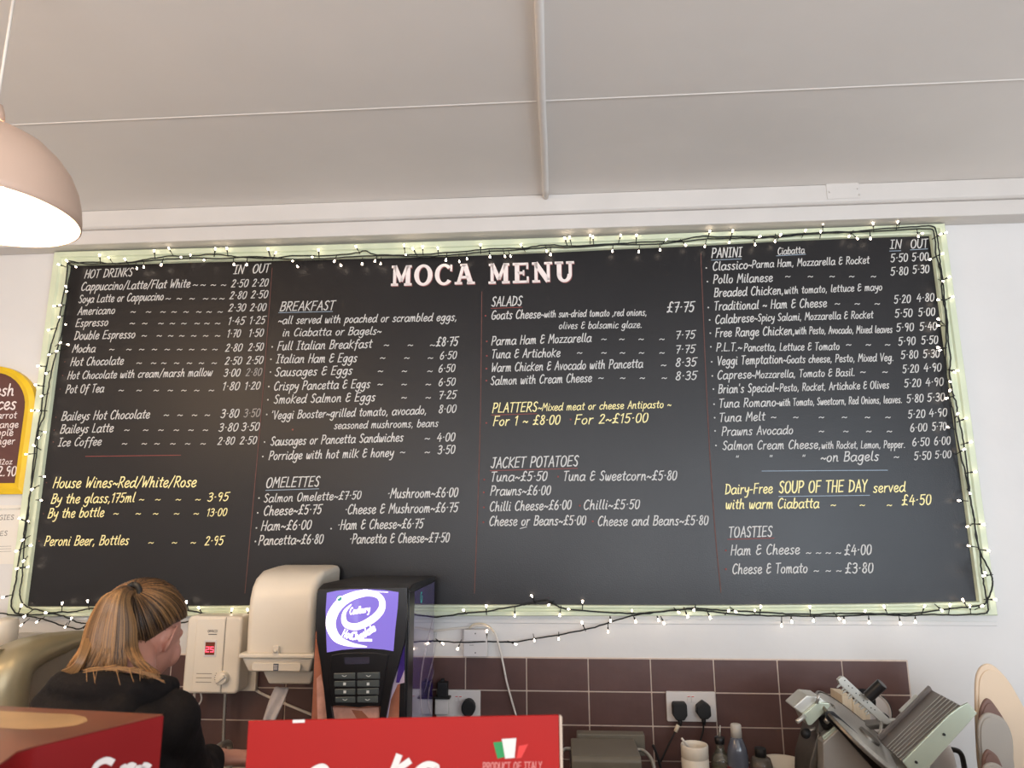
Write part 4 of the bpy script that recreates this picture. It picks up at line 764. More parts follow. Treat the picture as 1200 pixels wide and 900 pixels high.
mb = MB(); q0 = [(cx0+.05, DY+.03), (cx1-.005, DY+.03), (cx1-.005, YB), (cx0+.05, YB)]; q1 = [(cx0+.065, DY+.045), (cx1-.02, DY+.045), (cx1-.02, YB), (cx0+.065, YB)]
mb.add([V((x, y, zl)) for x, y in q0]+[V((x, y, zl2)) for x, y in q1], [(0, 1, 2, 3), (7, 6, 5, 4), (0, 4, 5, 1), (1, 5, 6, 2), (2, 6, 7, 3), (3, 7, 4, 0)])
obj('outlet', mb, 'white', td, bevel=.006, seg=3)
lc = D(324.5, 762, DY); lk = obj('lock', MB().prism(rounded(lc.x-.010, lc.z-.012, lc.x+.010, lc.z+.014, .004, DY-.012), (0, .010, 0)), 'white', td, bevel=.0015)
obj('keyhole', MB().lathe([(.0001, -.0165), (.0055, -.016), (.0065, -.012)], (lc.x, DY, lc.z), 16, 'y'), 'white', lk, smooth=True)
g0, g1 = D(295, 786), D(353, 777)
obj('grip_recess', MB().prism(rounded(g0.x, g0.z, g1.x, g1.z, .008, DY-.0035), (0, .006, 0)), 'white', td, bevel=.002)
lg = D(324, 781.5); o = obj('maker_mark', MB().box((lg.x-.0075, DY-.006, lg.z-.010), (lg.x+.0075, DY-.0035, lg.z+.010)), 'bluebottle', td); o['label'] = 'small blue printed mark'
mb = MB()
for k in range(3): mb.box((lg.x-.006, DY-.0066, lg.z-.006+k*.005), (lg.x+.006, DY-.006, lg.z-.0035+k*.005))
obj('mark_lines', mb, 'whiteprint', o)
tw = MB(); a0 = D(326, 803, DY+.09)
A_ = [D(322, 805, DY+.08), D(314, 822, DY+.06), D(307, 846, DY+.04)]; B_ = [D(338, 806, DY+.08), D(333, 822, DY+.06), D(322, 846, DY+.04)]
NS = 7
for s_ in (0, .004):
    pass
vs = []
for i, (p, q) in enumerate(zip(smooth_pts(A_, 4), smooth_pts(B_, 4))):
    for k in range(NS): t = k/(NS-1); vs.append(p.lerp(q, t)+V((0, .006*sin(t*9+i*.4), 0)))
nr = len(vs)//NS; fs = [(i*NS+k, i*NS+k+1, (i+1)*NS+k+1, (i+1)*NS+k) for i in range(nr-1) for k in range(NS-1)]
tw.add(vs, fs); o = obj('paper_towel', tw, 'towel', td, smooth=True); o['label'] = 'crumpled grey paper towel hanging out'; o.modifiers.new('s', 'SOLIDIFY').thickness = .002
hc = thing('wall_cable', 'white flex running diagonally across tiles behind the towel dispenser', 'cable', W(330, 820, -.02))
obj('flex', MB().tube(smooth_pts([W(283, 797, -.014), W(305, 812, -.012), W(335, 825, -.013), W(372, 840, -.012), W(390, 846, -.012)], 4), .0045, 8), 'whitecable', hc, smooth=True)

# ------------------------------------------------------------------ drinks machine
MY = -.46
def Q(px, py, y=MY): return W(px, py, y)
mx0, mx1 = Q(371, 700).x, Q(478, 700).x; mz1 = Q(420, 691).z; MYB = -.06
vm = thing('drinks_machine', 'hot chocolate vending machine with glowing purple screen on the back worktop', 'drinks machine', ((mx0+mx1)/2, -.25, .90))
obj('casing', MB().box((mx0+.002, MY+.03, .9005), (mx1-.001, MYB, mz1-.004)), 'black', vm, bevel=.004)
obj('lid', MB().prism([(mx0, MY+.004, mz1-.008), (mx0, MY+.004, mz1), (mx0, MY+.05, mz1+.012), (mx0, MYB, mz1+.006), (mx0, MYB, mz1-.008)], (mx1-mx0+.004, 0, 0)), 'black', vm, bevel=.002)
# door: graphic panel then black bezel on it
obj('door', MB().box((mx0, MY, .9005), (mx1, MY+.03, mz1-.006)), 'black', vm, bevel=.003)
obj('graphic_panel', MB().box((mx0+.003, MY-.0015, .905), (mx1-.016, MY-.0002, Q(420, 740).z)), 'choc', vm)
def face(pts, m, name, y=MY-.002, th=.003, par=vm, bv=0):
    return obj(name, MB().prism([W(px, py, y) for px, py in pts], (0, th, 0)), m, par, bevel=bv)
face([(370, 748), (376, 750), (383, 790), (389, 800), (388, 770), (383, 748)], 'purple', 'graphic_swirl')
face([(371, 795), (376, 790), (380, 808), (384, 845), (372, 845)], 'blush', 'graphic_swirl')
face([(463, 770), (474, 764), (474, 800), (466, 802), (458, 820), (454, 845), (450, 845), (455, 800)], 'swirl', 'graphic_swirl')
face([(470, 762), (474, 756), (474, 785), (468, 800), (464, 800)], 'purple', 'graphic_swirl', MY-.003)
bez = face([(372, 691), (400, 689.5), (440, 688.5), (477, 688), (477, 720), (474, 752), (468, 775), (459, 805), (451, 845), (444, 845), (446, 828), (388, 827), (391, 845), (383, 845), (379, 806), (375, 775), (371, 752), (370, 720)], 'black', 'bezel', MY-.016, .017, bv=.002)
scr = [(383, 694.6), (395, 692.2), (410, 690.8), (430, 690.4), (450, 691.4), (467, 694)]+[(466, 712), (463, 738), (461, 763)]+[(450, 761.2), (436, 760), (420, 760), (400, 761.6), (383, 764.6)]+[(382, 740), (381.6, 716)]
sc_ = obj('screen', MB().prism([W(x, y, MY-.0175) for x, y in scr], (0, .0014, 0)), 'screen', vm); sc_['label'] = 'glowing purple display'
def spx(x, y, d=0): return W(x, y, MY-.0182-d)
def swoosh(pts, ws, name='screen_graphic', m='screenw', d=0):
    P = smooth_pts([spx(x, y, d) for x, y in pts], 5); n = len(P); vs = []; fs = []
    for i, p in enumerate(P):
        f_ = i/(n-1)*(len(ws)-1); k = min(int(f_), len(ws)-2); w = (ws[k]+(ws[k+1]-ws[k])*(f_-k))*.00245
        t = (P[min(i+1, n-1)]-P[max(i-1, 0)]); t = V((t.x, 0, t.z)).normalized(); q = V((-t.z, 0, t.x)); vs += [p+q*w/2, p-q*w/2]
    for i in range(n-1): fs.append((2*i, 2*i+1, 2*i+3, 2*i+2))
    return obj(name, MB().add(vs, fs), m, sc_)
swoosh([(430, 758), (410, 755), (395, 748), (388, 735), (389, 722), (397, 709), (412, 699), (430, 695), (443, 698), (448, 706), (446, 716), (436, 726), (420, 734), (408, 733), (403, 727), (404, 717), (412, 708)], [1, 5, 9, 11, 12, 11, 9, 7, 6, 7, 8, 8, 7.5, 7, 6, 4, 1])
swoosh([(388, 727), (390, 710), (402, 699), (416, 693.5)], [.5, 1.8, 1.8, .6], d=.0002)
swoosh([(428, 690.8), (428, 696)], [6, 6]); swoosh([(434, 693), (455, 694)], [1.2, .8])
swoosh([(439, 724), (447, 716), (450, 706)], [.8, 1.5, .8], d=.0002)
mb = MB(); write(mb, "Cadbury", spx(410, 720, .0004), spx(433, 717, .0004), .017, .0032, slant=.25); obj('screen_lettering', mb, 'screenw', sc_)
mb = MB()
hp_ = [(400, 745), (410, 750), (420, 750), (430, 746), (440, 738)]
write(mb, "Hot", spx(400.5, 745.5, .0004), spx(411, 749, .0004), .019, .0042, slant=.1)
write(mb, "Cho", spx(412, 749.5, .0004), spx(424, 748.8, .0004), .019, .0042, slant=.1); write(mb, "colate", spx(424.5, 748.5, .0004), spx(440.5, 738.5, .0004), .020, .0040, slant=.1)
obj('screen_lettering', mb, 'screenw', sc_)
mb = MB(); mb.box((spx(420, 751).x, MY-.0186, spx(420, 751.6).z), (spx(436, 751).x, MY-.0181, spx(436, 748.8).z)); obj('screen_graphic', mb, 'screenw', sc_)
fl = spx(397.5, 701); obj('certification_mark', MB().lathe([(.0001, -.0006), (.007, -.0005), (.0075, 0)], fl, 18, 'y'), 'teal', sc_)
swoosh([(394.5, 703), (397, 700), (400.5, 698.6)], [.6, 2, .6], d=.001)
# lower controls
face([(388, 768), (400, 765.5), (420, 764.5), (440, 765), (455, 767.6), (449, 800), (445, 826), (420, 829), (390, 826), (386, 800)], 'black', 'control_panel', MY-.020, .008, bv=.0015)
face([(403.5, 770.6), (433, 770), (433, 778), (404, 778.6)], 'lcd', 'text_display', MY-.022, .003)
kx = [(391, 416), (418.5, 445)]
for r in range(4):
    for c in range(2):
        xa, xb = kx[c]; ins = r*.55
        xa2, xb2 = (xa+ins, xb) if c == 0 else (xa, xb-ins*1.4); yy = 788.2+r*9.3; bow = 1.0
        k_ = face([(xa2, yy+(bow if c == 0 else .4)), (xb2, yy+(.4 if c == 0 else -.4)), (xb2, yy+7.6), (xa2, yy+7.2)], 'key', 'selection_key', MY-.0235, .005, bv=.0015)
        cx = (xa2+xb2)/2; mb = MB(); c0 = W(cx-1.6, yy+5.6, MY-.0237); c1 = W(cx+1.6, yy+2.4, MY-.0237)
        if r in (1, 2): mb.box((c0.x, c0.y-.0004, c0.z), (c1.x, c0.y, c1.z))
        else: ribbon(mb, smooth_pts([W(cx-2.4, yy+3.4, MY-.0239), W(cx, yy+4.6, MY-.0239), W(cx+2.4, yy+3.4, MY-.0239)], 3), .0018)
        obj('key_mark', mb, 'keymark', k_)
face([(390, 829), (420, 830.5), (444, 829), (446, 862), (392, 862)], 'blush', 'graphic_panel', MY-.006, .004)
face([(412, 832), (424, 833), (436, 846), (430, 852), (418, 842)], 'choc', 'graphic_swirl', MY-.007, .002)
# right side panel: glossy purple
sxp = mx1
obj('side_graphic', MB().box((sxp, MY+.075, .92), (sxp+.003, MYB-.004, mz1-.012)), 'purple', vm)
obj('corner_trim', MB().box((sxp-.001, MY+.004, .905), (sxp+.004, MY+.074, mz1-.008)), 'black', vm, bevel=.002)
def sd(px, py): return WX(px, py, sxp+.0034)
for P_, w in (([(508, 722), (503, 745), (497, 770), (493, 800), (494, 830), (500, 848)], .010), ([(512, 735), (509, 765), (503, 790), (497, 812)], .006), ([(509, 785), (502, 815), (505, 838)], .008)):
    pp = smooth_pts([sd(*q) for q in P_], 5); vs = []; fs = []; n = len(pp)
    for i, p in enumerate(pp):
        t = (pp[min(i+1, n-1)]-pp[max(i-1, 0)]).normalized(); q = t.cross(V((1, 0, 0))).normalized(); k = w*sin(pi*(i+.4)/n); vs += [p+q*k, p-q*k]
    for i in range(n-1): fs.append((2*i, 2*i+1, 2*i+3, 2*i+2))
    obj('side_swirl', MB().add(vs, fs), 'swirl', vm)
cs = sd(494, 700); mb = MB()
pp = [cs+V((0, .012*cos(t), .014*sin(t))) for t in [radians(a_) for a_ in range(60, 400, 20)]]
vs = []; fs = []
for i, p in enumerate(pp):
    q = (p-cs).normalized()*.0025; vs += [p+q, p-q]
for i in range(len(pp)-1): fs.append((2*i, 2*i+1, 2*i+3, 2*i+2))
obj('side_mark', MB().add(vs, fs), 'teal', vm)

# ------------------------------------------------------------------ sockets, plugs, junction box
def plate(x0p, y0p, x1p, y1p, name, label, y=-.0085, th=.010):
    a = W(x0p, y1p, y-th); b = W(x1p, y0p, y-th); t = thing(name, label, 'socket', ((a.x+b.x)/2, y, a.z))
    obj('face_plate', MB().prism(rounded(a.x, a.z, b.x, b.z, .004, y-th), (0, th, 0)), 'socket', t, bevel=.002)
    return t, a, b
def plug(t, cx, cz, y, shape=0, tail=None, par=None):
    w = .0225; h = .026
    if shape == 0: pts = [(-.8, 1), (.8, 1), (1, .8), (1, -.45), (.55, -1), (-.55, -1), (-1, -.45), (-1, .8)]
    elif shape == 1: pts = [(0, 1.1), (.95, .55), (1, -.6), (.5, -.95), (-.5, -.95), (-1, -.3), (-.95, .5)]
    else: pts = [(cos(radians(k*24)), sin(radians(k*24))) for k in range(15)]
    P = [V((cx+a*w, y-.032, cz+b*h)) for a, b in pts]
    o = obj('plug', MB().prism(P, (0, .031, 0)), 'rubber', t, bevel=.004, seg=3)
    if shape < 2:
        obj('strain_relief', MB().tube([(cx, y-.018, cz-h*.9), (cx, y-.018, cz-h*1.7)], [.008, .005], 10), 'rubber', o, smooth=True)
    return o
ds, a, b = plate(782, 811, 838, 845.5, 'double_socket', 'white double socket on the tiles above the white tub with two black plugs', -.0075)
def rockers(t, cx, cz, y):
    for s in (-1, 1): obj('switch', MB().box((cx+s*.0065-.0055, y-.003, cz-.010), (cx+s*.0065+.0055, y, cz+.010)), 'socket', t, bevel=.001)
    for s in (-1, 1): obj('switch_flash', MB().box((cx+s*.0065-.004, y-.0034, cz+.0065), (cx+s*.0065+.004, y-.002, cz+.0085)), 'redprint', t)
c = W(809.5, 819, -.0175); rockers(ds, c.x, c.z, -.0175)
for (px, py, sh) in ((796.3, 833, 0), (824, 832, 1)):
    p = W(px, py, -.035); plug(ds, p.x, p.z, -.0175, sh)
fx = W(796, 845, -.035)
cbl = thing('appliance_cable', 'black power flex with a tan tag falling from the left plug', 'cable', (fx.x, -.04, fx.z))
obj('flex', MB().tube(smooth_pts([W(796.5, 847, -.035), W(793, 854, -.037), W(784, 872, -.04), (W(774, 893, -.05))], 5), .0032, 8), 'rubber', cbl, smooth=True)
obj('tag', MB().tube([W(794.8, 849.5, -.0365), W(791.5, 857.5, -.038)], .0062, 12), 'wood', cbl, smooth=True)
c2 = thing('appliance_cable', 'black power flex falling from the right plug behind the tub', 'cable', W(824, 846, -.035))
obj('flex', MB().tube(smooth_pts([W(824.5, 846, -.035), W(824, 856, -.036), W(820, 872, -.04), W(819, 900, -.05)], 5), .003, 8), 'rubber', c2, smooth=True)
s2, a, b = plate(511, 809, 563, 846, 'double_socket', 'white double socket right of the drinks machine with a black adaptor and round plug', -.0075)
p = W(549, 829, -.035); plug(s2, p.x, p.z, -.0175, 2)
p = W(519, 807, -.03); o = obj('adaptor', MB().box((p.x-.017, -.045, p.z-.024), (p.x+.017, -.0175, p.z+.022)), 'rubber', s2, bevel=.003)
obj('adaptor_pin', MB().box((p.x-.006, -.040, p.z+.022), (p.x+.006, -.028, p.z+.032)), 'rubber', o, bevel=.002)
obj('adaptor_foot', MB().box((p.x-.027, -.048, p.z-.029), (p.x+.026, -.0175, p.z-.022)), 'rubber', o, bevel=.002)
obj('adaptor_body', MB().box((p.x-.025, -.040, p.z-.078), (p.x+.020, -.0175, p.z-.030)), 'socket', s2, bevel=.004)
c = W(537.5, 819, -.0175); rockers(s2, c.x, c.z, -.0175)
jb, a, b = plate(543, 738, 571, 769.5, 'junction_box', 'white blank junction box on the wall under the board frame', -.0005, .030)
for q in ((557, 742.5), (557, 765)):
    c = W(*q, -.0305); obj('screw', MB().lathe([(.0001, -.001), (.002, -.001), (.0028, .001)], c, 10, 'y'), 'ink', jb)
obj('seam', MB().box((a.x+.02, -.0312, W(557, 756, -.03).z-.0006), (a.x+.034, -.0302, W(557, 756, -.03).z+.0006)), 'ink', jb)
wc = thing('wall_cable', 'long white flex drooping from the junction box across the tiles', 'cable', W(575, 740, -.02))
obj('flex', MB().tube(smooth_pts([W(505, 740, -.012), W(530, 737, -.014), W(552, 735, -.016), W(560, 733, -.020), W(572, 734, -.022), W(580, 742, -.022), W(586, 762, -.022), W(590, 780, -.022), W(594, 800, -.022), W(600, 822, -.022), W(607, 846, -.022), W(614, 868, -.022)], 6), .0033, 8), 'whitecable', wc, smooth=True)
obj('flex_loop', MB().tube(smooth_pts([W(550, 736, -.020), W(556, 731.5, -.022), W(566, 731, -.022), W(574, 735, -.024), W(579, 741, -.024)], 5), .0028, 8), 'wood', wc, smooth=True)
fr2 = MB()
rail2 = struct(obj('trim_4', MB().box((NX0+.002, -.005, 1.362), (NX1-.002, -.0005, 1.376)), 'wall', bevel=.003))

# ------------------------------------------------------------------ panini press
PY = -.40
pp_ = thing('panini_press', 'grey lidded panini press on the worktop beside the red box', 'panini press', (W(718, 880, PY).x, PY, .90))
f0, f1 = W(670, 893, PY), W(752, 893, PY); bz0, bz1 = W(676, 866.5, PY+.22), W(751, 865, PY+.22)
tz = (W(712, 871.5, PY+.14).z)
mb = MB(); mb.prism([(f0.x, PY, W(700, 892, PY).z), (f0.x, PY+.01, W(700, 890, PY).z+.006), (f0.x, PY+.19, tz), (f0.x, PY+.20, tz-.03), (f0.x, PY, W(700, 892, PY).z-.03)], (f1.x-f0.x, 0, 0)); obj('lid', mb, 'press', pp_, bevel=.004)
obj('hinge_block', MB().box((W(676, 870, PY+.22).x, PY+.20, tz-.05), (W(755, 870, PY+.22).x, PY+.24, tz+.008)), 'press', pp_, bevel=.003)
obj('lower_plate', MB().box((f0.x-.004, PY-.01, .925), (f1.x+.004, PY+.24, W(700, 892, PY).z-.036)), 'black', pp_, bevel=.004)
for s in (f0.x+.03, f1.x-.03):
    for y in (PY+.03, PY+.2): obj('foot', MB().lathe([(.014, 0), (.016, .024)], (s, y, .9005), 12), 'rubber', pp_, smooth=True)
for sx_, dr in ((f1.x, 1), (f0.x, -1)):
    obj('handle_arm', MB().tube(smooth_pts([(sx_, PY+.13, tz-.012), (sx_+dr*.020, PY+.12, tz-.012), (sx_+dr*.036, PY+.07, tz-.022), (sx_+dr*.040, PY+.02, tz-.06)], 5), .005, 10), 'steel', pp_, smooth=True)
    obj('handle_arm', MB().tube([(sx_, PY+.03, tz-.055), (sx_+dr*.036, PY+.03, tz-.058)], .0055, 10), 'steel', pp_, smooth=True)
obj('front_handle', MB().tube([(f0.x-.040, PY-.03, tz-.07), (f1.x+.040, PY-.03, tz-.07)], .009, 12), 'black', pp_, smooth=True)
for sx_, dr in ((f1.x, 1), (f0.x, -1)): obj('handle_arm', MB().tube([(sx_+dr*.040, PY+.02, tz-.06), (sx_+dr*.040, PY-.03, tz-.07)], .005, 8), 'steel', pp_, smooth=True)
obj('power_flex', MB().tube(smooth_pts([W(765, 873, -.14), W(770, 885, -.14), W(776, 905, -.14)], 4), .004, 8), 'rubber', pp_, smooth=True)

# ------------------------------------------------------------------ tub and bottles
def turned(name, label, cat, px, y, prof, m, ztop_py=None, group=None):
    c = W(px, 880, y); t = thing(name, label, cat, (c.x, y, .90), group); return t, c
tb, c = turned('sugar_tub', 'white lidless plastic tub with a spoon handle under the double socket', 'tub', 814, -.20, None, None)
zt = W(814, 872, -.20).z; R0 = (W(830, 880, -.2)-W(798, 880, -.2)).length/2; zg = W(814, 887.5, -.2).z
obj('tub', MB().lathe([(R0*.94, .9005-0), (R0*.98, .92), (R0, zg-.003), (R0*.95, zg-.001), (R0*.95, zg+.001), (R0, zg+.003), (R0, zt-.004), (R0*.97, zt), (R0*.90, zt), (R0*.88, zt-.01), (R0*.86, .92), (.001, .92)], (c.x, -.20, 0), 36), 'white', tb, smooth=True)
obj('spoon_handle', MB().tube([W(809, 878, -.205), W(799, 865.5, -.225)], .0034, 8), 'whitecable', tb, smooth=True)
ob, c = turned('oil_bottle', 'small clear glass pourer bottle between the white tub and blue bottle', 'bottle', 844, -.17, None, None)
z = lambda py, y=-.17: W(844, py, y).z
obj('bottle', MB().lathe([(.026, .9005), (.028, .906), (.028, z(892)), (.024, z(886)), (.013, z(879)), (.011, z(873)), (.011, z(868)), (.001, z(868))], (c.x, -.17, 0), 28), 'glass', ob, smooth=True)
obj('oil', MB().lathe([(.023, .906), (.0245, .912), (.0245, z(896)), (.001, z(895))], (c.x, -.17, 0), 24), 'oil', ob, smooth=True)
obj('collar', MB().lathe([(.0125, z(871.5)), (.014, z(871)), (.015, z(864)), (.011, z(863)), (.001, z(862.8))], (c.x, -.17, 0), 20), 'black', ob, smooth=True)
obj('spout', MB().tube([(c.x, -.17, z(864)), (c.x+.002, -.17, z(857)), (c.x+.004, -.17, z(850))], [.005, .003, .002], 8), 'steel', ob, smooth=True)
bb, c = turned('squeeze_bottle', 'tall dark blue squeeze bottle with pale flip cap on the worktop', 'bottle', 864, -.20, None, None)
z = lambda py: W(864, py, -.20).z
obj('bottle', MB().lathe([(.028, .9005), (.030, .907), (.030, z(888)), (.027, z(876)), (.018, z(866)), (.0145, z(863)), (.001, z(862.8))], (c.x, -.20, 0), 32), 'bluebottle', bb, smooth=True)
obj('cap', MB().lathe([(.0155, z(863.5)), (.0155, z(850)), (.013, z(848.3)), (.001, z(848.2))], (c.x, -.20, 0), 24), 'clearcap', bb, smooth=True)
obj('label_band', MB().lathe([(.0302, .93), (.0306, .932), (.0306, z(897)), (.0302, z(896.8))], (c.x, -.20, 0), 32), 'darkred', bb, smooth=True)
jr, c = turned('spice_jar', 'small clear jar with a black lid beside the blue bottle', 'jar', 891, -.20, None, None)
z = lambda py: W(891, py, -.20).z
obj('jar', MB().lathe([(.030, .9005), (.032, .906), (.032, z(896)), (.026, z(888)), (.017, z(886)), (.001, z(885.8))], (c.x, -.20, 0), 28), 'glass', jr, smooth=True)
obj('contents', MB().lathe([(.027, .905), (.028, .91), (.028, z(893)), (.001, z(892.8))], (c.x, -.20, 0), 24), 'traybrown', jr, smooth=True)
obj('lid', MB().lathe([(.0165, z(886.4)), (.0165, z(877)), (.014, z(876)), (.001, z(875.9))], (c.x, -.20, 0), 24), 'rubber', jr, smooth=True)
pl = thing('round_dish', 'pale rimmed dish behind the small jar next to the slicer', 'dish', (W(922, 893, -.10).x, -.10, .90))
c = W(917, 893, -.085); zr = W(917, 892.5, -.085).z
obj('dish', MB().lathe([(.04, .9005), (.045, .905), (.065, zr-.004), (.070, zr), (.067, zr+.001), (.06, zr-.006), (.001, .91)], (c.x, -.085, 0), 40), 'white', pl, smooth=True)

# ------------------------------------------------------------------ meat slicer
SY = -.42
ms = thing('meat_slicer', 'large silver meat slicer with tilted ribbed carriage on the worktop', 'meat slicer', (W(1020, 890, SY).x, SY, .90))
def SP(pts, y0, y1, m, name, bv=.003, par=ms):
    return obj(name, MB().prism([W(x, z, y0) for x, z in pts], (0, y1-y0, 0)), m, par, bevel=bv)
bx0, bx1 = W(940, 890, SY).x, W(1085, 890, SY).x
obj('base', MB().box((bx0, SY-.06, .915), (bx1, SY+.24, .965)), 'alu', ms, bevel=.012, seg=3)
for x in (bx0+.03, bx1-.03):
    for y in (SY-.03, SY+.2): obj('foot', MB().lathe([(.014, 0), (.017, .018)], (x, y, .9005), 12), 'rubber', ms, smooth=True)
ext = lambda pts: [(x, y) for x, y in pts]
SP([(964.5, 871), (983, 854), (1001, 868), (1030, 890), (1050, 915), (1050, 930), (966, 930)], SY-.02, SY+.14, 'housing', 'motor_housing', .003)
SP([(958, 861), (962, 858), (958, 900), (957, 930), (948, 930), (949, 895)], SY+.02, SY+.14, 'steeldark', 'side_cover', .006)
# blade guard: a big disc tilted, seen nearly edge on
bc = W(1023, 880, SY+.0); bn = V((.64, -.56, .52)).normalized()
mtx = bn.to_track_quat('Z', 'Y').to_matrix()
def disc(prof, c, n=56):
    mb = MB(); mb.lathe(prof, (0, 0, 0), n); mb.v = [mtx @ v+c for v in mb.v]; return mb
# disc axis found from three rim points of the photograph on sloping depth
cent = W(1017, 865, SY+.03); vd = (cent-CAMP).normalized(); eps = radians(8)
nrm = ((RT*.66+UP*.75)*cos(eps)-vd*sin(eps)).normalized()
mtx = nrm.to_track_quat('Z', 'Y').to_matrix(); RB = .150
obj('blade', disc([(.001, .004), (RB*.82, .006), (RB*.985, .0015), (RB, 0), (RB*.985, -.0015), (.001, -.003)], cent), 'steel', ms, smooth=False)
obj('blade_guard', disc([(RB*1.03, -.006), (RB*1.04, -.004), (RB*1.04, .002), (RB*1.012, .003), (RB*1.010, -.003), (.001, -.004), (.001, -.008)], cent), 'steeldark', ms, bevel=0)
obj('hub', disc([(.03, .003), (.028, .010), (.001, .011)], cent), 'steeldark', ms, smooth=False)
SP([(968, 834), (977, 834), (1008, 862), (1044, 903), (1050, 915), (1036, 915), (1010, 886), (985, 858), (968, 842)], SY-.035, SY-.025, 'black', 'gauge_plate', .002)
for q in ((1010, 883), (1009, 888), (1031, 900), (1036, 898)):
    c = W(*q, SY-.001); obj('bolt', MB().lathe([(.0001, -.006), (.004, -.0055), (.005, .001)], c, 12, 'y'), 'steel', ms)
# sharpener on top left
sh = SP([(929, 829), (945, 814.5), (960, 816), (971, 824), (950, 847), (947, 851), (941, 838)], SY+.0, SY+.07, 'alu', 'sharpener_cover', .004)
SP([(941, 838), (958, 823), (972, 824), (973, 828), (951, 850), (947, 850)], SY-.012, SY-.0005, 'aluflat', 'sharpener_face', .002)
obj('lever', MB().tube([W(943, 839, SY-.02), W(934, 846, SY-.03)], [.005, .0055], 12), 'alu', ms, smooth=True)
obj('locking_pin', MB().tube([W(957, 824, SY-.015), W(960, 814, SY-.02)], .004, 10), 'steel', ms, smooth=True)
obj('sharpener_stone', MB().tube([W(965, 838, SY+.02), W(972, 852, SY+.02)], [.016, .017], 18), 'rubber', ms, smooth=True)
obj('sharpener_stone', MB().tube([W(976, 833, SY+.01), W(968, 846, SY-.01)], [.007, .007], 12), 'steel', ms, smooth=True)
SP([(960, 840), (978, 826), (986, 850), (964, 868), (958, 858)], SY+.03, SY+.09, 'steeldark', 'bracket', .003)
obj('thumb_screw', MB().tube([W(945, 858, SY+.05), W(944, 860, SY+.01)], [.011, .012], 16), 'rubber', ms, smooth=True)
obj('thumb_screw_shaft', MB().tube([W(945, 858, SY+.05), W(958, 852, SY+.05)], .004, 8), 'steel', ms, smooth=True)
SP([(964, 864), (979, 851), (981, 854), (966, 868)], SY-.012, SY-.004, 'aluflat', 'edge_strip', .001)
# carriage: sloping ribbed table with an end plate
ca, cb_, cc, cdd = W(1091, 808, SY+.20), W(1130, 829, SY+.02), W(1058, 893, SY-.10), W(1031, 868, SY+.06)
n_ = (cb_-ca).cross(cdd-ca).normalized()
if n_.z < 0: n_ = -n_
tbz = obj('carriage_table', MB().prism([ca, cb_, cc, cdd], -n_*.006), 'ribbed', ms, bevel=.001)
for k in range(7):
    t = .34+k*.10; p0 = ca.lerp(cb_, t)+n_*.001; p1 = cdd.lerp(cc, t)+n_*.001; w_ = (cb_-ca).normalized()*.0009
    obj('rib', MB().prism([p0-w_, p0+w_, p1+w_, p1-w_], n_*.0016), 'alu', ms)
obj('carriage_fence', MB().prism([ca+(cb_-ca)*-.03, ca+(cb_-ca)*.05, cdd+(cc-cdd)*.05, cdd+(cc-cdd)*-.03], n_*.012), 'ribbed', ms, bevel=.002)
obj('carriage_rail', MB().prism([ca.lerp(cdd, .22)+n_*.004+(ca-cb_)*.10, ca.lerp(cdd, .22)+n_*.004, ca.lerp(cdd, .55)+n_*.004, ca.lerp(cdd, .55)+n_*.004+(ca-cb_)*.10], n_*.010), 'alu', ms, bevel=.002)
SP([(1112, 838), (1124, 829), (1134.5, 823.5), (1145.5, 836), (1088, 900), (1074, 912), (1058, 893), (1085, 865)], SY-.10, SY-.094, 'aluflat', 'end_plate', .0015)
for q in ((1106, 860.5), (1073.5, 893)):
    c = W(*q, SY-.10); obj('bolt', MB().lathe([(.0001, -.004), (.003, -.0035), (.0035, .0005)], c, 12, 'y'), 'rubber', ms)
SP([(1060, 905), (1092, 895), (1088, 925), (1050, 930)], SY-.09, SY+.10, 'alu', 'carriage_arm', .005)
# gripper arm with teeth and black handle
g = SP([(982, 797), (986, 793), (990, 793.5), (1043, 843), (1052, 843), (1040, 849.5), (1033, 847), (1020, 835), (984, 802)], SY+.10, SY+.115, 'alu', 'gripper_plate', .002)
for k in range(11):
    t = k/10; x = 984+34*t+(2 if k % 2 else 0); y = 803+32*t
    obj('gripper_tooth', MB().tube([W(x, y, SY+.105), W(x-3.2, y+2.8, SY+.098)], [.0035, .0014], 6), 'alu', g)
for k in range(9):
    c = W(990+k*4.4, 798.5+k*4.3+(k % 2)*2-1, SY+.0995); obj('hole', MB().lathe([(.0001, -.0004), (.0016, -.0004), (.0017, .0005)], c, 8, 'y'), 'slot', g)
obj('gripper_handle', MB().tube([W(1017, 817, SY+.09), W(1034, 801, SY+.07)], .0150, 20), 'black', ms, bevel=.002)
obj('gripper_post', MB().tube([W(1033, 846, SY+.10), W(1031, 866, SY+.06)], .004, 8), 'steel', ms, smooth=True)
obj('product_deflector', MB().prism([W(1010, 850, SY+.12), W(1050, 848, SY+.12), W(1052, 853, SY+.12), W(1012, 856, SY+.12)], (0, .05, 0)), 'steeldark', ms, bevel=.002)

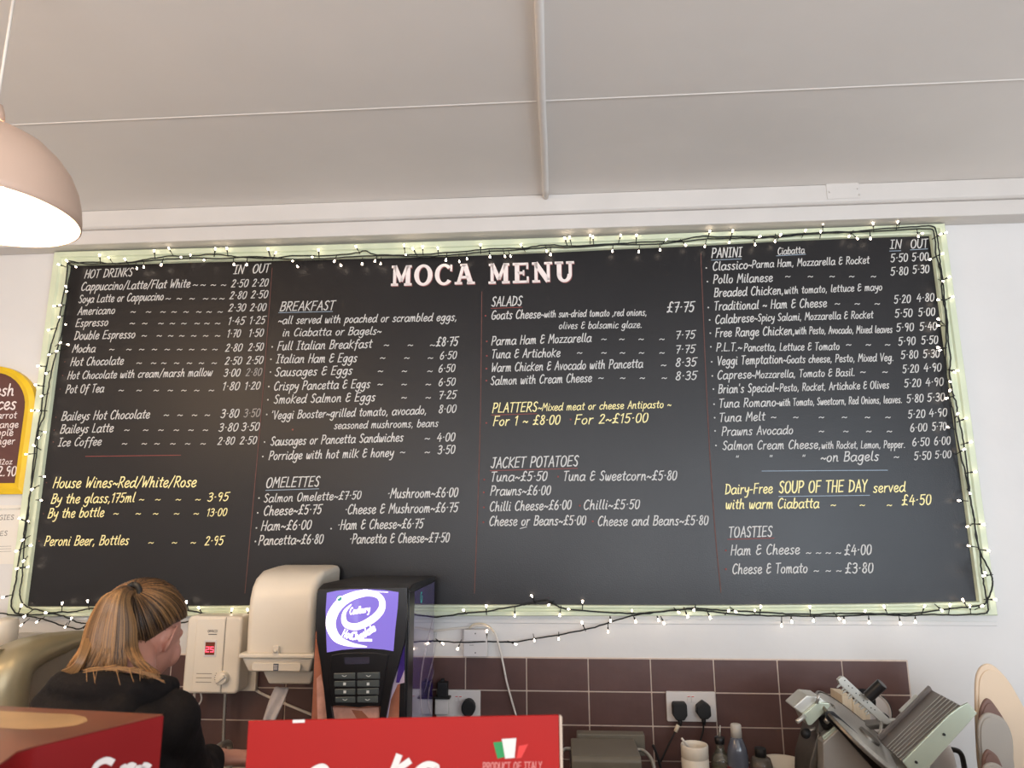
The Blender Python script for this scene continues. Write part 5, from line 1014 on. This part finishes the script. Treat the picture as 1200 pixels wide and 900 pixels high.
# behind the slicer
kb = thing('wooden_block', 'pale wooden block standing behind the slicer against tiles', 'block', (W(1003, 840, -.16).x, -.16, .90))
SPK = lambda pts, y0, y1, m, name, bv, par: obj(name, MB().prism([W(x, z, y0) for x, z in pts], (0, y1-y0, 0)), m, par, bevel=bv)
b0, b1 = W(986, 814, -.16), W(1020, 848, -.16)
SPK([(986.5, 814.5), (999, 816), (1001, 848), (988, 842)], -.16, -.07, 'wood', 'end_face', .001, kb)
mb = MB().prism([(W(999, 820, -.165).x, -.165, W(999, 819, -.165).z), (b1.x, -.165, W(1016, 833, -.165).z), (b1.x, -.165, .9005), (W(999, 820, -.165).x, -.165, .9005)], (0, .06, 0)); obj('block', mb, 'wood', kb, bevel=.002)
wp = thing('round_plate', 'pale round plastic plate leaning on the tiles behind the slicer', 'plate', (W(1020, 830, -.06).x, -.06, .90))
c = W(1021, 834, -.055); RL = (W(1043, 834, -.055)-c).length
mb = MB().lathe([(.001, -.003), (RL*.9, -.003), (RL*.97, -.010), (RL, -.010), (RL, .004), (.001, .004)], c, 48, 'y'); obj('disc', mb, 'socket', wp, bevel=.001)
obj('rim', MB().tube([c+V((RL*1.01*cos(t), -.006, RL*1.01*sin(t))) for t in [radians(k) for k in range(-30, 56, 5)]], .0035, 8), 'rubber', wp, smooth=True)
obj('centre_knob', MB().lathe([(.02, -.003), (.018, -.016), (.001, -.017)], c+V((.03, 0, -.02)), 20, 'y'), 'black', wp, bevel=.002)
obj('stand', MB().box((c.x-.05, -.052, .9005), (c.x+.05, -.03, c.z-RL*.9)), 'socket', wp, bevel=.002)
o = obj('dark_back', MB().lathe([(.001, -.0005), (RL*.66, -.0005), (RL*.66, .003), (.001, .003)], c+V((-.022, -.004, .030)), 40, 'y'), 'black', wp)

# white jug with black handle, right of slicer
jg = thing('kettle', 'white kettle with a black loop handle behind the slicer carriage', 'kettle', (W(1098, 890, -.20).x, -.20, .90))
c = W(1094, 890, -.20); zk = W(1094, 872, -.2).z
obj('body', MB().lathe([(.062, .9005), (.064, .92), (.052, zk-.02), (.046, zk), (.03, zk+.01), (.001, zk+.012)], (c.x, -.20, 0), 40), 'socket', jg, smooth=True)
obj('handle', MB().tube(smooth_pts([W(1108, 879, -.2), W(1117, 878.5, -.2), W(1125, 882, -.2), (W(1129, 893, -.2)), W(1130, 915, -.2), W(1112, 925, -.2)], 6), .0072, 12), 'black', jg, smooth=True)

# stacked rounded trays at the right edge
def slabtray(label, pts, m, y, th=.010):
    P = [W(px, py, y) for px, py in smooth2(pts)]; x0, x1 = P[0].x, P[-1].x
    P = [V((x0, y, .9006))]+P+[V((x1, y, .9006))]
    t = thing('serving_tray', label, 'tray', ((x0+x1)/2, y, .90), 'rounded trays leaning at the right edge')
    obj('tray', MB().prism(P, (0, th, 0)), m, t, bevel=.0045, seg=4)
    c = sum(P, V())/len(P); Q = [c+(p-c)*.90+V((0, 0, -.004)) for p in P]; Q[0].z = Q[-1].z = .9006
    obj('raised_centre', MB().prism([q+V((0, -.003, 0)) for q in Q], (0, .004, 0)), m, t, bevel=.002, seg=3)
def smooth2(pts): return [(p.x, p.y) for p in smooth_pts([(a, b, 0) for a, b in pts], 4)]
slabtray('large cream rounded tray at the back of the leaning stack', [(1146, 890), (1144, 850), (1143.6, 802), (1147, 786), (1154, 779), (1163, 779), (1174, 788), (1186, 803), (1200, 828), (1212, 850), (1224, 885)], 'traycream', -.34)
slabtray('brown rounded tray between the cream tray and large grey tray', [(1149, 880), (1148, 845), (1150, 830), (1155, 820), (1161, 820), (1169, 830), (1179, 846), (1185, 862), (1186, 890)], 'traybrown', -.40)
slabtray('grey rounded tray with its top edge below the brown one', [(1149, 890), (1147, 868), (1147, 850), (1151, 840), (1157, 836), (1164, 836.5), (1176, 842), (1184, 854), (1188, 870), (1188.5, 890)], 'traygrey', -.45)
slabtray('brown rounded tray lower in the leaning stack', [(1152, 900), (1152.5, 888), (1157, 879.5), (1162, 880), (1170, 887), (1176, 900)], 'traybrown', -.50)
slabtray('smallest grey tray at the front of the leaning stack', [(1152.5, 905), (1154, 898), (1160, 894.5), (1168, 895), (1176, 900), (1179, 906)], 'traygrey', -.54)

# ------------------------------------------------------------------ espresso machine, left
EX = -1.45
em = thing('espresso_machine', 'silver espresso machine with thick rounded side arch behind the person', 'espresso machine', (-1.8, -.45, .90))
def E_(px, py, x=EX): return WX(px, py, x)
outer = smooth_pts([E_(*q) for q in [(-2, 850), (-1, 826), (2, 802), (9, 780), (22, 764), (45, 752), (70, 745), (95, 741), (118, 739), (135, 739.5)]], 4)
inner = smooth_pts([E_(*q) for q in [(33, 850), (34, 826), (36, 803), (40, 788), (52, 778), (70, 769), (88, 760), (104, 754), (120, 751), (135, 750)]], 4)
mb = MB(); n = len(outer)
sec4 = []
for o_, i_ in zip(outer, inner):
    m1 = o_.lerp(i_, .12); m2 = o_.lerp(i_, .38); m3 = o_.lerp(i_, .75)
    sec4.append([o_+V((-.08, 0, 0)), o_+V((-.012, 0, 0)), m1+V((.014, 0, 0)), m2+V((.026, 0, 0)), m3+V((.018, 0, 0)), i_+V((0, 0, 0)), i_+V((-.08, 0, 0))])
vs = [v for s in sec4 for v in s]; k7 = 7; fs = []
for i in range(n-1):
    for k in range(k7): fs.append((i*k7+k, i*k7+(k+1) % k7, (i+1)*k7+(k+1) % k7, (i+1)*k7+k))
fs += [tuple(range(k7)), tuple((n-1)*k7+k for k in range(k7))[::-1]]
mb.add(vs, fs); obj('side_arch', mb, 'champagne', em, smooth=True)
ins = [V((EX-.012, p.y, p.z)) for p in inner]; zb_ = .93
obj('side_panel', MB().prism([V((EX-.012, inner[0].y, zb_))]+ins+[V((EX-.012, inner[-1].y, zb_))], (-.03, 0, 0)), 'panelgrey', em)
obj('body', MB().box((-2.15, -.62, .93), (EX-.05, -.10, 1.20)), 'steeldark', em, bevel=.01)
obj('front_hood', MB().tube([(EX-.05, E_(0, 800).y+.05, E_(4, 786).z), (-2.15, E_(0, 800).y+.05, E_(4, 786).z)], .045, 20), 'champagne', em, smooth=True)
ty = -.11
ra, rb_ = W(14, 771, ty), W(112, 742, ty)
obj('back_guard', MB().box((ra.x-.2, ty, ra.z-.06), (rb_.x, ty+.012, rb_.z)), 'steel', em, bevel=.002)
for k in range(8):
    p = W(23+k*9.1, 752, ty); q = W(23+k*9.1, 762, ty); obj('slot', MB().box((p.x-.0035, ty-.001, q.z), (p.x+.0035, ty+.003, p.z+.002)), 'slot', em)
for x in (-2.05, -1.56):
    for y in (-.55, -.18): obj('foot', MB().lathe([(.02, 0), (.024, .031)], (x, y, .9005), 12), 'rubber', em, smooth=True)
obj('top_deck', MB().box((-2.15, -.60, 1.20), (EX-.06, -.12, 1.215)), 'steel', em, bevel=.003)
cz = 1.2155
top_c = W(0, 724, -.25); cup_x = W(-1, 750, -.25).x
cs_ = thing('cup_stack', 'stack of white paper cups standing on the espresso machine', 'cups', (cup_x, -.25, cz))
cr_ = (W(16, 750, -.25)-W(-1, 750, -.25)).length
zt = W(5, 725, -.25).z; z1_ = W(5, 757, -.25).z; k = 0
segs_ = [(cz, (z1_-cz)*.5+cz), ((z1_-cz)*.5+cz, z1_), (z1_, zt)]
for i, (za_, zb_) in enumerate(segs_):
    h = zb_-za_; r = cr_*(1 if i == 2 else .93)
    obj('cup', MB().lathe([(r*.98, 0), (r, .004), (r, h*.82), (r*.93, h*.95), (r*.8, h-.0005), (.001, h-.0005)], (cup_x, -.25, za_), 32), 'white', cs_, smooth=True)

# ------------------------------------------------------------------ the person
def remesh(name, mb, m, parent, vox, it=6, fac=.5, disp=None):
    me = bpy.data.meshes.new(name); me.from_pydata(mb.v, [], mb.f)
    bm = bmesh.new(); bm.from_mesh(me); bmesh.ops.remove_doubles(bm, verts=bm.verts, dist=1e-5); bmesh.ops.recalc_face_normals(bm, faces=bm.faces); bm.to_mesh(me); bm.free()
    o = bpy.data.objects.new(name, me); COL.objects.link(o)
    r = o.modifiers.new('r', 'REMESH'); r.mode = 'VOXEL'; r.voxel_size = vox
    s = o.modifiers.new('s', 'SMOOTH'); s.iterations = it; s.factor = fac
    dg = bpy.context.evaluated_depsgraph_get(); ev = o.evaluated_get(dg); me2 = bpy.data.meshes.new_from_object(ev)
    bpy.data.objects.remove(o); c = WPOS[parent.name]
    bm = bmesh.new(); bm.from_mesh(me2)
    if disp:
        bm.normal_update(); mv = [(v, v.normal*disp(v.co, v.normal)) for v in bm.verts]
        for v, d in mv: v.co += d
    for v in bm.verts: v.co -= c
    bm.to_mesh(me2); bm.free(); me2.name = name
    for p in me2.polygons: p.use_smooth = True
    me2.materials.clear(); me2.materials.append(M[m])
    o = bpy.data.objects.new(name, me2); COL.objects.link(o); o.parent = parent; WPOS[o.name] = c; return o
person = thing('person', 'person in a black hoodie with dark blonde ponytail, back turned, bending over the sink', 'person', (-.99, -1.0, 0))
az = radians(4); pitch = radians(-27)
HF = V((sin(az)*cos(pitch), cos(az)*cos(pitch), sin(pitch)))      # where the face looks
HR = V((cos(az), -sin(az), 0)); HU = HR.cross(HF).normalized()
HC = W(166, 738, -.90)                                              # centre of the skull
def hp(r, f, u): return HC+HR*r+HF*f+HU*u
HM = Matrix((HR, HF, HU)).transposed()
bz = radians(22); BF = V((sin(bz), cos(bz), 0)); BR = V((cos(bz), -sin(bz), 0))
NB = W(146, 812, -.985)                                             # base of the neck
SHR = NB+BR*.122+V((0, 0, -.045))+BF*.01; SHL = NB-BR*.136+V((0, 0, -.035))+BF*.01
HIP = V((-1.0, -1.10, .90)); CH = NB-BF*.02+V((0, 0, -.17)); 
HANDR = W(262, 888, -.62); HANDL = V((HANDR.x-.20, HANDR.y+.01, HANDR.z-.06))
ELR = W(224, 918, -.86); ELL = SHL+V((-.02, .13, -.22))
WR = W(246, 889, -.62); WL = HANDL+V((-.03, -.06, .02))
body = MB()
body.ell(HC, (.072, .092, .088), HM)                                # cranium
body.ell(hp(0, .026, -.030), (.066, .070, .078), HM)                # face mass
body.ell(hp(0, .026, -.082), (.052, .058, .040), HM)                # jaw
body.ell(hp(0, .078, -.108), (.018, .016, .016), HM)                # chin
body.ell(hp(0, .085, .022), (.045, .018, .018), HM)                 # brow
body.tube([hp(0, .094, .010), hp(0, .106, -.018), hp(0, .116, -.036)], [.007, .009, .0125], 10, round_=True)
body.ell(hp(0, .112, -.038), (.016, .010, .009), HM)
for s in (-1, 1):
    body.ell(hp(s*.040, .066, -.030), (.024, .026, .030), HM)       # cheeks
    body.ell(hp(s*.031, .086, .000), (.0135, .012, .010), HM)       # lids over the eyes
body.ell(hp(0, .094, -.066), (.022, .010, .0055), HM); body.ell(hp(0, .092, -.076), (.019, .010, .006), HM)   # lips
for s in (-1, 1):                                                   # ears: rim, bowl, lobe
    e0 = hp(s*.074, -.004, -.022)
    em_ = [e0+HF*a+HU*b+HR*(s*c_) for a, b, c_ in ((.010, -.016, 0), (.012, .004, 0), (.008, .020, .003), (-.002, .028, .010), (-.013, .022, .017), (-.016, .006, .018), (-.011, -.010, .012), (-.003, -.022, .003), (.004, -.025, 0))]
    body.tube(smooth_pts(em_, 3), .0042, 8, round_=True)
    body.ell(e0+HF*(-.002)+HU*.002+HR*(s*.002), (.006, .013, .021), HM)
body.tube([hp(0, -.03, -.045), NB+V((0, 0, .045)), NB+V((0, 0, -.03))], [.056, .054, .064], 20, round_=True)
torso = [NB+V((0, 0, -.03)), CH+V((0, 0, .02)), CH+V((0, -.03, -.16)), HIP+V((0, 0, .06)), HIP+V((0, 0, -.05))]
for p, r in zip(torso, ((.10, .07, .05), (.155, .105, .14), (.135, .095, .16), (.155, .11, .14), (.16, .115, .10))): body.ell(p, r, Matrix((BR, BF, V((0, 0, 1)))).transposed())
for S0, E0, W0 in ((SHR, ELR, WR), (SHL, ELL, WL)):
    body.tube([S0, S0.lerp(E0, .5), E0], [.050, .043, .037], 14, round_=True); body.tube([E0, E0.lerp(W0, .35), W0], [.037, .038, .026], 14, round_=True)
def hand(Wp, dirv, side, curl):
    d = dirv.normalized(); up = V((0, 0, 1)); rt2 = d.cross(up).normalized(); up = rt2.cross(d)
    body.ell(Wp+d*.048, (.040, .048, .0155), Matrix((rt2, d, up)).transposed())
    body.tube([Wp-d*.01, Wp+d*.03], [.024, .022], 12, round_=True)
    for k, (L_, off) in enumerate(((.068, -.029), (.078, -.010), (.074, .010), (.058, .028))):
        b0 = Wp+d*.085+rt2*off+up*(-.001); pts = [b0-d*.02]; a = 0; cur = b0
        for j in range(3):
            a += curl*(.6+.15*k); v = (d*cos(a)-up*sin(a)+rt2*off*.9).normalized(); pts.append(cur); cur = cur+v*L_*(.45, .32, .23)[j]
        pts.append(cur); body.tube(pts, [.0095, .0092, .0085, .008, .0068], 10, round_=True)
    t0 = Wp+d*.022-rt2*side*.026; body.tube([t0, t0-rt2*side*.022+d*.026-up*.008, t0-rt2*side*.030+d*.052-up*.016, t0-rt2*side*.026+d*.072-up*.024], [.013, .0115, .010, .008], 10, round_=True)
hand(WR, V((.93, .30, -.02)), 1, .38); hand(WL, V((.75, .6, -.25)), -1, .42)
for s in (-1, 1):
    hj = HIP+BR*.085*s+V((0, 0, -.06)); kn_ = V((hj.x, hj.y+.03, .47)); an = V((hj.x, hj.y-.01, .08))
    body.tube([hj, hj.lerp(kn_, .5), kn_], [.085, .072, .055], 16, round_=True); body.tube([kn_, kn_.lerp(an, .35), an], [.054, .052, .034], 16, round_=True)
    body.tube([an+V((0, -.02, -.04)), an+BF*.08+V((0, 0, -.045)), an+BF*.15+V((0, 0, -.052))], [.032, .032, .022], 12, round_=True)
bd = remesh('body', body, 'skin', person, .0050, 5)
# trousers and shoes
tr = MB()
tr.ell(HIP+V((0, 0, -.02)), (.176, .135, .13), Matrix((BR, BF, V((0, 0, 1)))).transposed())
for s in (-1, 1):
    hj = HIP+BR*.085*s+V((0, 0, -.06)); kn_ = V((hj.x, hj.y+.03, .47)); an = V((hj.x, hj.y-.01, .09))
    tr.tube([hj, hj.lerp(kn_, .5), kn_, kn_.lerp(an, .4), an+V((0, 0, .01))], [.098, .086, .068, .064, .050], 18, round_=True)
remesh('trousers', tr, 'jeans', person, .010, 4)
for s in (-1, 1):
    hj = HIP+BR*.085*s; an = V((hj.x, hj.y-.01, .08)); sm = MB()
    sm.tube([an+BF*-.03+V((0, 0, -.040)), an+BF*.03+V((0, 0, -.038)), an+BF*.10+V((0, 0, -.044)), an+BF*.17+V((0, 0, -.050))], [.036, .040, .040, .026], 16, round_=True); sm.tube([an+V((0, -.01, -.03)), an+V((0, -.01, .01))], [.042, .040], 16, round_=True)
    o = remesh('shoe', sm, 'shoe', person, .008, 4)
# hoodie
hd = MB(); BMx = Matrix((BR, BF, V((0, 0, 1)))).transposed()
for p, r in zip(torso[:4], ((.120, .088, .07), (.162, .128, .165), (.155, .124, .18), (.178, .140, .13))): hd.ell(p, r, BMx)
hd.ell(NB+V((0, 0, -.035))-BF*.03, (.17, .085, .06), BMx)
for S0, E0, W0, k in ((SHR, ELR, WR, 1), (SHL, ELL, WL, -1)):
    hd.tube([NB+V((0, 0, -.055)), S0+V((0, 0, -.004))], [.060, .062], 16, round_=True)
    hd.tube([S0, S0.lerp(E0, .5)+V((0, 0, -.01)), E0], [.060, .054, .050], 18, round_=True)
    cu = W0-(W0-E0).normalized()*.012
    hd.tube([E0, E0.lerp(cu, .35), E0.lerp(cu, .75), cu], [.050, .049, .042, .038], 18, round_=False)
def wrinkle(co, nn_):
    n1 = MN.noise(V((co.x*9, co.y*9, co.z*15+2*co.x*6))); n2 = MN.noise(V((co.x*26, co.y*26, co.z*34)))
    return .0100*n1+.0030*n2
hood = remesh('hoodie', hd, 'hoodie', person, .0075, 8, .5, wrinkle)
hm = MB()
# hood: a soft double roll lying round the neck and down the back
ringp = []
for k in range(15):
    a = radians(-38-k*(284/14)); rr = 1.0
    ringp.append(NB+BR*(.098*cos(a+0))+BF*(.083*sin(a)*-1-.015)*(-1)*-1+V((0, 0, .004+.012*sin(a))))
ringp = [NB+BR*(.100*cos(t))+BF*(.085*sin(t)-.018)+V((0, 0, .014-.020*sin(t))) for t in [radians(60-k*300/16) for k in range(17)]]
hm.tube(ringp, [.022]+[.030]*15+[.022], 14, round_=True)
hm.ell(NB-BF*.085+V((0, 0, -.012)), (.105, .048, .052), BMx); hm.ell(NB-BF*.105+V((0, 0, -.065)), (.085, .040, .062), BMx); hm.ell(NB-BF*.070+BR*.06+V((0, 0, -.01)), (.07, .05, .045), BMx); hm.ell(NB-BF*.070-BR*.07+V((0, 0, -.008)), (.07, .055, .045), BMx)
def wr2(co, n_): return .009*MN.noise(V((co.x*13+co.z*9, co.y*13, co.z*26)))+.003*MN.noise(co*40)
remesh('hood', hm, 'hoodie', hood, .006, 5, .5, wr2)
for W0, E0 in ((WR, ELR), (WL, ELL)):
    cu = W0-(W0-E0).normalized()*.012; dd = (W0-E0).normalized()
    obj('cuff', MB().tube([cu-dd*.040, cu-dd*.036, cu-dd*.006, cu], [.0385, .0400, .0365, .034], 20, cap=False), 'hoodie', hood, smooth=True).modifiers.new('s', 'SOLIDIFY').thickness = .004
# hair: skull cap plus combed strands to a high tie, then the ponytail
TIE = hp(.012, -.088, .046)
def on_skull(a_, b_, off=0.0):      # a_: azimuth from back (0) to front (180) signed; b_: elevation
    x = sin(a_)*cos(b_); y = -cos(a_)*cos(b_); z = sin(b_)
    return hp(x*(.0775+off), y*(.098+off), z*(.0935+off)+.001)
def hairline(a_):                   # lowest elevation of hair at azimuth
    t = abs(a_)/pi
    if t < .25: return radians(-50+t/.25*12)
    if t < .45: return radians(-38+(t-.25)/.20*42)
    if t < .58: return radians(4+(t-.45)/.13*16)
    return radians(20+(t-.58)/.42*32)
hr = MB(); NA, NBv = 64, 18; vs = []; fs = []
for i in range(NA):
    a_ = -pi+2*pi*i/NA; lo = hairline(a_)
    for j in range(NBv+1): b_ = lo+(pi/2-lo)*j/NBv; vs.append(on_skull(a_, b_, .002+.003*min(1, j/2)))
for i in range(NA):
    for j in range(NBv): i2 = (i+1) % NA; fs.append((i*(NBv+1)+j, i2*(NBv+1)+j, i2*(NBv+1)+j+1, i*(NBv+1)+j+1))
hr.add(vs, fs, .08)
rh = random.Random(11)
td_ = (TIE-HC).normalized()
def inv(p): q = p-HC; return V((q.dot(HR)/.0775, q.dot(HF)/.098, q.dot(HU)/.0935))
tq = inv(TIE).normalized()
for k in range(2400):
    a_ = rh.uniform(-pi, pi); lo = hairline(a_); b_ = lo+abs(rh.gauss(0, .22)) if rh.random() < .6 else rh.uniform(lo, pi/2)
    if b_ > pi/2: b_ = pi/2-.05
    s0 = V((sin(a_)*cos(b_), -cos(a_)*cos(b_), sin(b_))); ang = s0.angle(tq, 0)
    if ang < .12: continue
    pts = []; n = 8; off = rh.uniform(.0045, .0085)
    for j in range(n+1):
        t = j/n; q = (s0*sin((1-t)*ang)+tq*sin(t*ang))/max(1e-4, sin(ang)) if ang < 3.0 else s0.lerp(tq, t).normalized()
        of = off+.004*sin(pi*t)+(.006*t)
        pts.append(hp(q.x*(.0775+of), q.y*(.098+of), q.z*(.0935+of)))
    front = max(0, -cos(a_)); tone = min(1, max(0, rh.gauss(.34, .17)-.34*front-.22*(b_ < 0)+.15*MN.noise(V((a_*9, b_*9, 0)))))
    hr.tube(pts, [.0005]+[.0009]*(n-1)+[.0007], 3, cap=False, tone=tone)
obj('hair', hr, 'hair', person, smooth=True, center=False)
obj('hair_tie', MB().tube([TIE-HF*.004+HU*.017*cos(t)+HR*.017*sin(t)-HF*.004*cos(t) for t in [2*pi*k/20 for k in range(21)]], .0062, 10), 'rubber', person, smooth=True)
ponyc = MB()
def PT(px, py, y): return W(px, py, y)
TB = TIE-HF*.010
path = smooth_pts([TB, W(141, 698, -1.02), W(134, 722, -1.035), W(130, 752, -1.045), W(127, 776, -1.05)], 5)
ponyc.tube(path, [.010+.012*min(1, i/8) for i in range(len(path))], 14, round_=True, tone=.12)
def cl(u): return .5+.55*MN.noise(V((u*6, 3.1, 0)))+.5*MN.noise(V((u*23, 7.7, 0)))
for k in range(3600):
    u = rh.uniform(-1, 1); dp = sqrt(max(0, 1-u*u)); w_ = rh.uniform(.75, 1); ln = rh.uniform(.86, 1)
    yb = lambda q: -1.0-q*(.025+.052*dp*w_)
    P = [TB+RT*(.010*u)+UP*(.010*dp), PT(146+8*u-3*dp, 690+5*abs(u)+3*u, yb(.6)), PT(136+17*u, 704+4*u, yb(.95)), PT(131+29*u, 730, yb(1.0)), PT(128+34*u, 757, yb(1.05)), PT(124+40*u+4*rh.uniform(-1, 1), 776+6*rh.random(), yb(1.08)), PT(120+46*u+6*rh.uniform(-1, 1), 788+8*rh.random()-4*dp, yb(1.15))]
    if u > .55: P[-1] = PT(150+42*u+5*rh.uniform(-1, 1), 792+12*rh.random(), -1.09); P[-2] = PT(133+36*u, 774, -1.08)
    P = smooth_pts(P, 3); P = P[:max(8, int(len(P)*ln))]
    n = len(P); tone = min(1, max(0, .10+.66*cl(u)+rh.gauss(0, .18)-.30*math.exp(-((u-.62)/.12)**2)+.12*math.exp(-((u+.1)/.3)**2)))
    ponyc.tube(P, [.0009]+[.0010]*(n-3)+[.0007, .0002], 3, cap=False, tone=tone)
for k in range(80):                   # locks lying along the top of the hood
    u = rh.random(); e_ = rh.uniform(-1, 1); g_ = rh.uniform(-1, 1)
    x0 = 96+70*u; x1 = min(172+22*rh.random(), x0+18+50*rh.random()); f_ = lambda x: 783+.0035*(x-130)**2+1.8*e_
    P = [PT(x0+(x1-x0)*t, f_(x0+(x1-x0)*t)+(2.5*g_ if t == 1 else 0), -1.12) for t in (0, .33, .66, 1)]
    P = smooth_pts(P, 4); n = len(P); ponyc.tube(P, [.0003]+[.0012]*(n-2)+[.0003], 3, cap=False, tone=min(1, max(0, rh.gauss(.5, .25))))
for k in range(6):
    e_ = rh.uniform(-1, 1); x = rh.uniform(95, 172); P = [PT(x, 784, -1.125), PT(x+3*e_, 791, -1.128), PT(x+7*e_, 797+7*rh.random(), -1.13)]; P = smooth_pts(P, 3); ponyc.tube(P, [.0006]*(len(P)-1)+[.0002], 3, cap=False, tone=.9)
for k in range(110):
    e_ = rh.uniform(-1, 1); P = [PT(104+6*e_, 748, -1.06), PT(98+5*e_, 766, -1.08), PT(90+6*e_, 780, -1.09), PT(80+9*e_, 789+3*e_, -1.09)]; P = smooth_pts(P, 3); ponyc.tube(P, [.0011]*(len(P)-1)+[.0003], 3, cap=False, tone=min(1, max(0, rh.gauss(.5, .15))))
o = obj('ponytail', ponyc, 'hair', person, smooth=True, center=False); o['label'] = 'lighter blonde ponytail'
